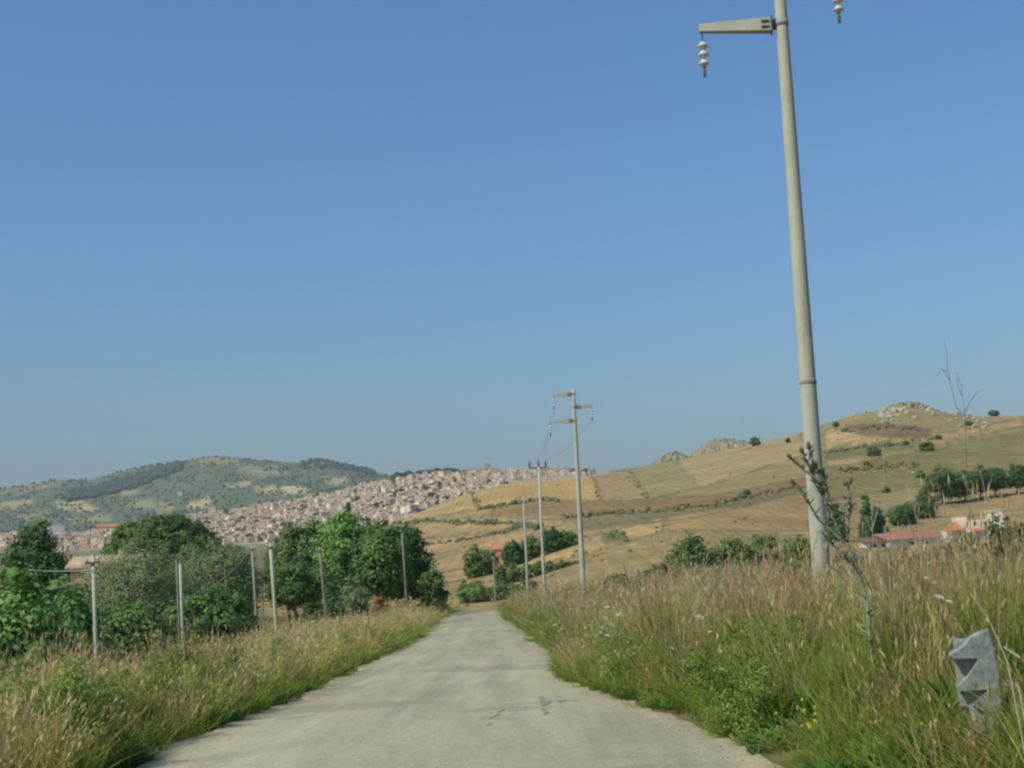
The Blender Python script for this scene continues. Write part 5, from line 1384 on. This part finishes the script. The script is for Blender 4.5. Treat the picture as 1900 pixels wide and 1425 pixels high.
F = [tuple(range(n)), tuple(range(3 * n, 4 * n))[::-1]]
for j in range(3):
    for i in range(n): F.append((j*n+i, (j+1)*n+i, (j+1)*n+(i+1) % n, j*n+(i+1) % n))
mb.add(V, F); mb.build('block_body', M['block'], t)
MB().box((1783 - 1815) * k_, (1849 - 1815) * k_, .045, .30, .0, (1312 - 1200) * k_).build('back_slab', M['block'], t)
MB().box((1800 - 1815) * k_, (1850 - 1815) * k_, .012, .228, b.z - cen.z - .1, .016).build('footing', M['block'], t)

# ------------------------------------------------------------------ repairs, cracks and dark blotches on the tarmac
M['tarmac_dark'] = plain('dark_tarmac', (.25, .232, .158), (.32, .296, .205), 3.0, .85)
def road_pt(px, py, lift):
    p, r_ = hit(px, py, 0.02, 5, 140); u = (p.x - float(road_x(p.y))) / (ROADW / 2)
    return (p.x, p.y, float(road_z(p.y)) + .045 - .03 * u * u + lift)
ROAD = bpy.data.objects['road']
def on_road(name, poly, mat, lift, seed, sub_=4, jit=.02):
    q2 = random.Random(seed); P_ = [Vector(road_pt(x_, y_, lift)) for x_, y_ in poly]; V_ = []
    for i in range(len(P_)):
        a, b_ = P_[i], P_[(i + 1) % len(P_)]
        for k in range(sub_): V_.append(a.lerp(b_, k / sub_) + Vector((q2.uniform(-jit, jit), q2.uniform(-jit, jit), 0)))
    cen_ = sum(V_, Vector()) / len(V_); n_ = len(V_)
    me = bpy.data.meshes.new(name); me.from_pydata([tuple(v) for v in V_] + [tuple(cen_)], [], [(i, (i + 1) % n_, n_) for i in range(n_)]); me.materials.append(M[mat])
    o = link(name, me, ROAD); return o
def crack(line, w, seed):
    q2 = random.Random(seed); P_ = [Vector(road_pt(x_, y_, .006)) for x_, y_ in line]; L_, R2 = [], []
    pts_ = []
    for a, b_ in zip(P_[:-1], P_[1:]):
        for k in range(5): pts_.append(a.lerp(b_, k / 5) + Vector((q2.uniform(-.03, .03), q2.uniform(-.03, .03), 0)))
    pts_.append(P_[-1]); V_ = []
    for i, p in enumerate(pts_):
        d_ = (pts_[min(i + 1, len(pts_) - 1)] - pts_[max(i - 1, 0)]).normalized(); s2 = Vector((-d_.y, d_.x, 0)) * w * q2.uniform(.3, 1.0) * (1 if 0 < i < len(pts_) - 1 else .15)
        V_ += [tuple(p - s2), tuple(p + s2)]
    me = bpy.data.meshes.new('crack'); me.from_pydata(V_, [], [(2*i, 2*i+1, 2*i+3, 2*i+2) for i in range(len(pts_) - 1)]); me.materials.append(M['tarmac_dark']); link('crack', me, ROAD)
on_road('dark_blotch', [(997, 1297), (1006, 1295), (1016, 1303), (1024, 1302), (1018, 1309), (1006, 1312), (1000, 1306)], 'tarmac_dark', .008, 2, 3, .025)  # small darker blotches laid just above the road surface
on_road('dark_blotch', [(1004, 1318), (1012, 1316), (1016, 1326), (1009, 1330)], 'tarmac_dark', .008, 3, 3, .02)
on_road('dark_blotch', [(1034, 1301), (1048, 1299), (1046, 1304), (1036, 1305)], 'tarmac_dark', .008, 4, 3, .02)
crack([(905, 1314), (950, 1310), (990, 1306), (1040, 1303), (1092, 1301)], .022, 3)
crack([(910, 1338), (925, 1328), (935, 1318)], .02, 4)
crack([(900, 1352), (912, 1345)], .02, 5)
crack([(505, 1336), (545, 1334), (585, 1329)], .035, 6)
crack([(1110, 1292), (1130, 1290)], .02, 10)
crack([(1150, 1335), (1165, 1334)], .02, 11)

# ------------------------------------------------------------------ grit along the broken tarmac edge
rg2 = np.random.RandomState(91); pv_, pf_ = [], []
for i in range(420):
    y_ = 7 + 45 * rg2.rand() ** 1.6; sd_ = 1 if rg2.rand() < .6 else -1
    x_ = float(road_x(y_)) + sd_ * (ROADW / 2 + rg2.normal(-.08, .16)); z_ = float(road_z(y_)) + .03; s_ = rg2.uniform(.005, .014)
    o_ = len(pv_); q6 = rg2.normal(0, .2, (6, 3)) + np.array([(1, 0, 0), (-1, 0, 0), (0, 1, 0), (0, -1, 0), (0, 0, .7), (0, 0, -.7)])
    pv_ += [(x_ + a * s_, y_ + b_ * s_, z_ + c_ * s_) for a, b_, c_ in q6]
    pf_ += [tuple(o_ + k for k in f) for f in ((0, 2, 4), (2, 1, 4), (1, 3, 4), (3, 0, 4), (2, 0, 5), (1, 2, 5), (3, 1, 5), (0, 3, 5))]
me = fastmesh('grit', pv_, None, pf_); me.materials.append(plain('grit_stone', (.26, .24, .18), (.42, .39, .31), 8))
tag(link('grit', me), 'loose grit along the edges of the tarmac', 'gravel', kind='stuff')

# ------------------------------------------------------------------ air
m, nt, out = new_mat('haze_air')
pv = nt.nodes.new('ShaderNodeVolumePrincipled')
pv.inputs['Color'].default_value = (.84, .92, 1.0, 1)
pv.inputs['Density'].default_value = 0.68e-4
pv.inputs['Anisotropy'].default_value = 0.1
pv.inputs['Density Attribute'].default_value = ''
pv.inputs['Temperature Attribute'].default_value = ''
nt.links.new(pv.outputs[0], out.inputs['Volume'])
m.cycles.homogeneous_volume = True
zlo = float(GZ.min()) - 340; zhi = float(GZ.max()) + 40
hz = MB().box(-7200, 7200, -6900, 9600, zlo - 1, zhi).build('haze', m)
tag(hz, 'thin blue summer haze over the valley', kind='stuff')
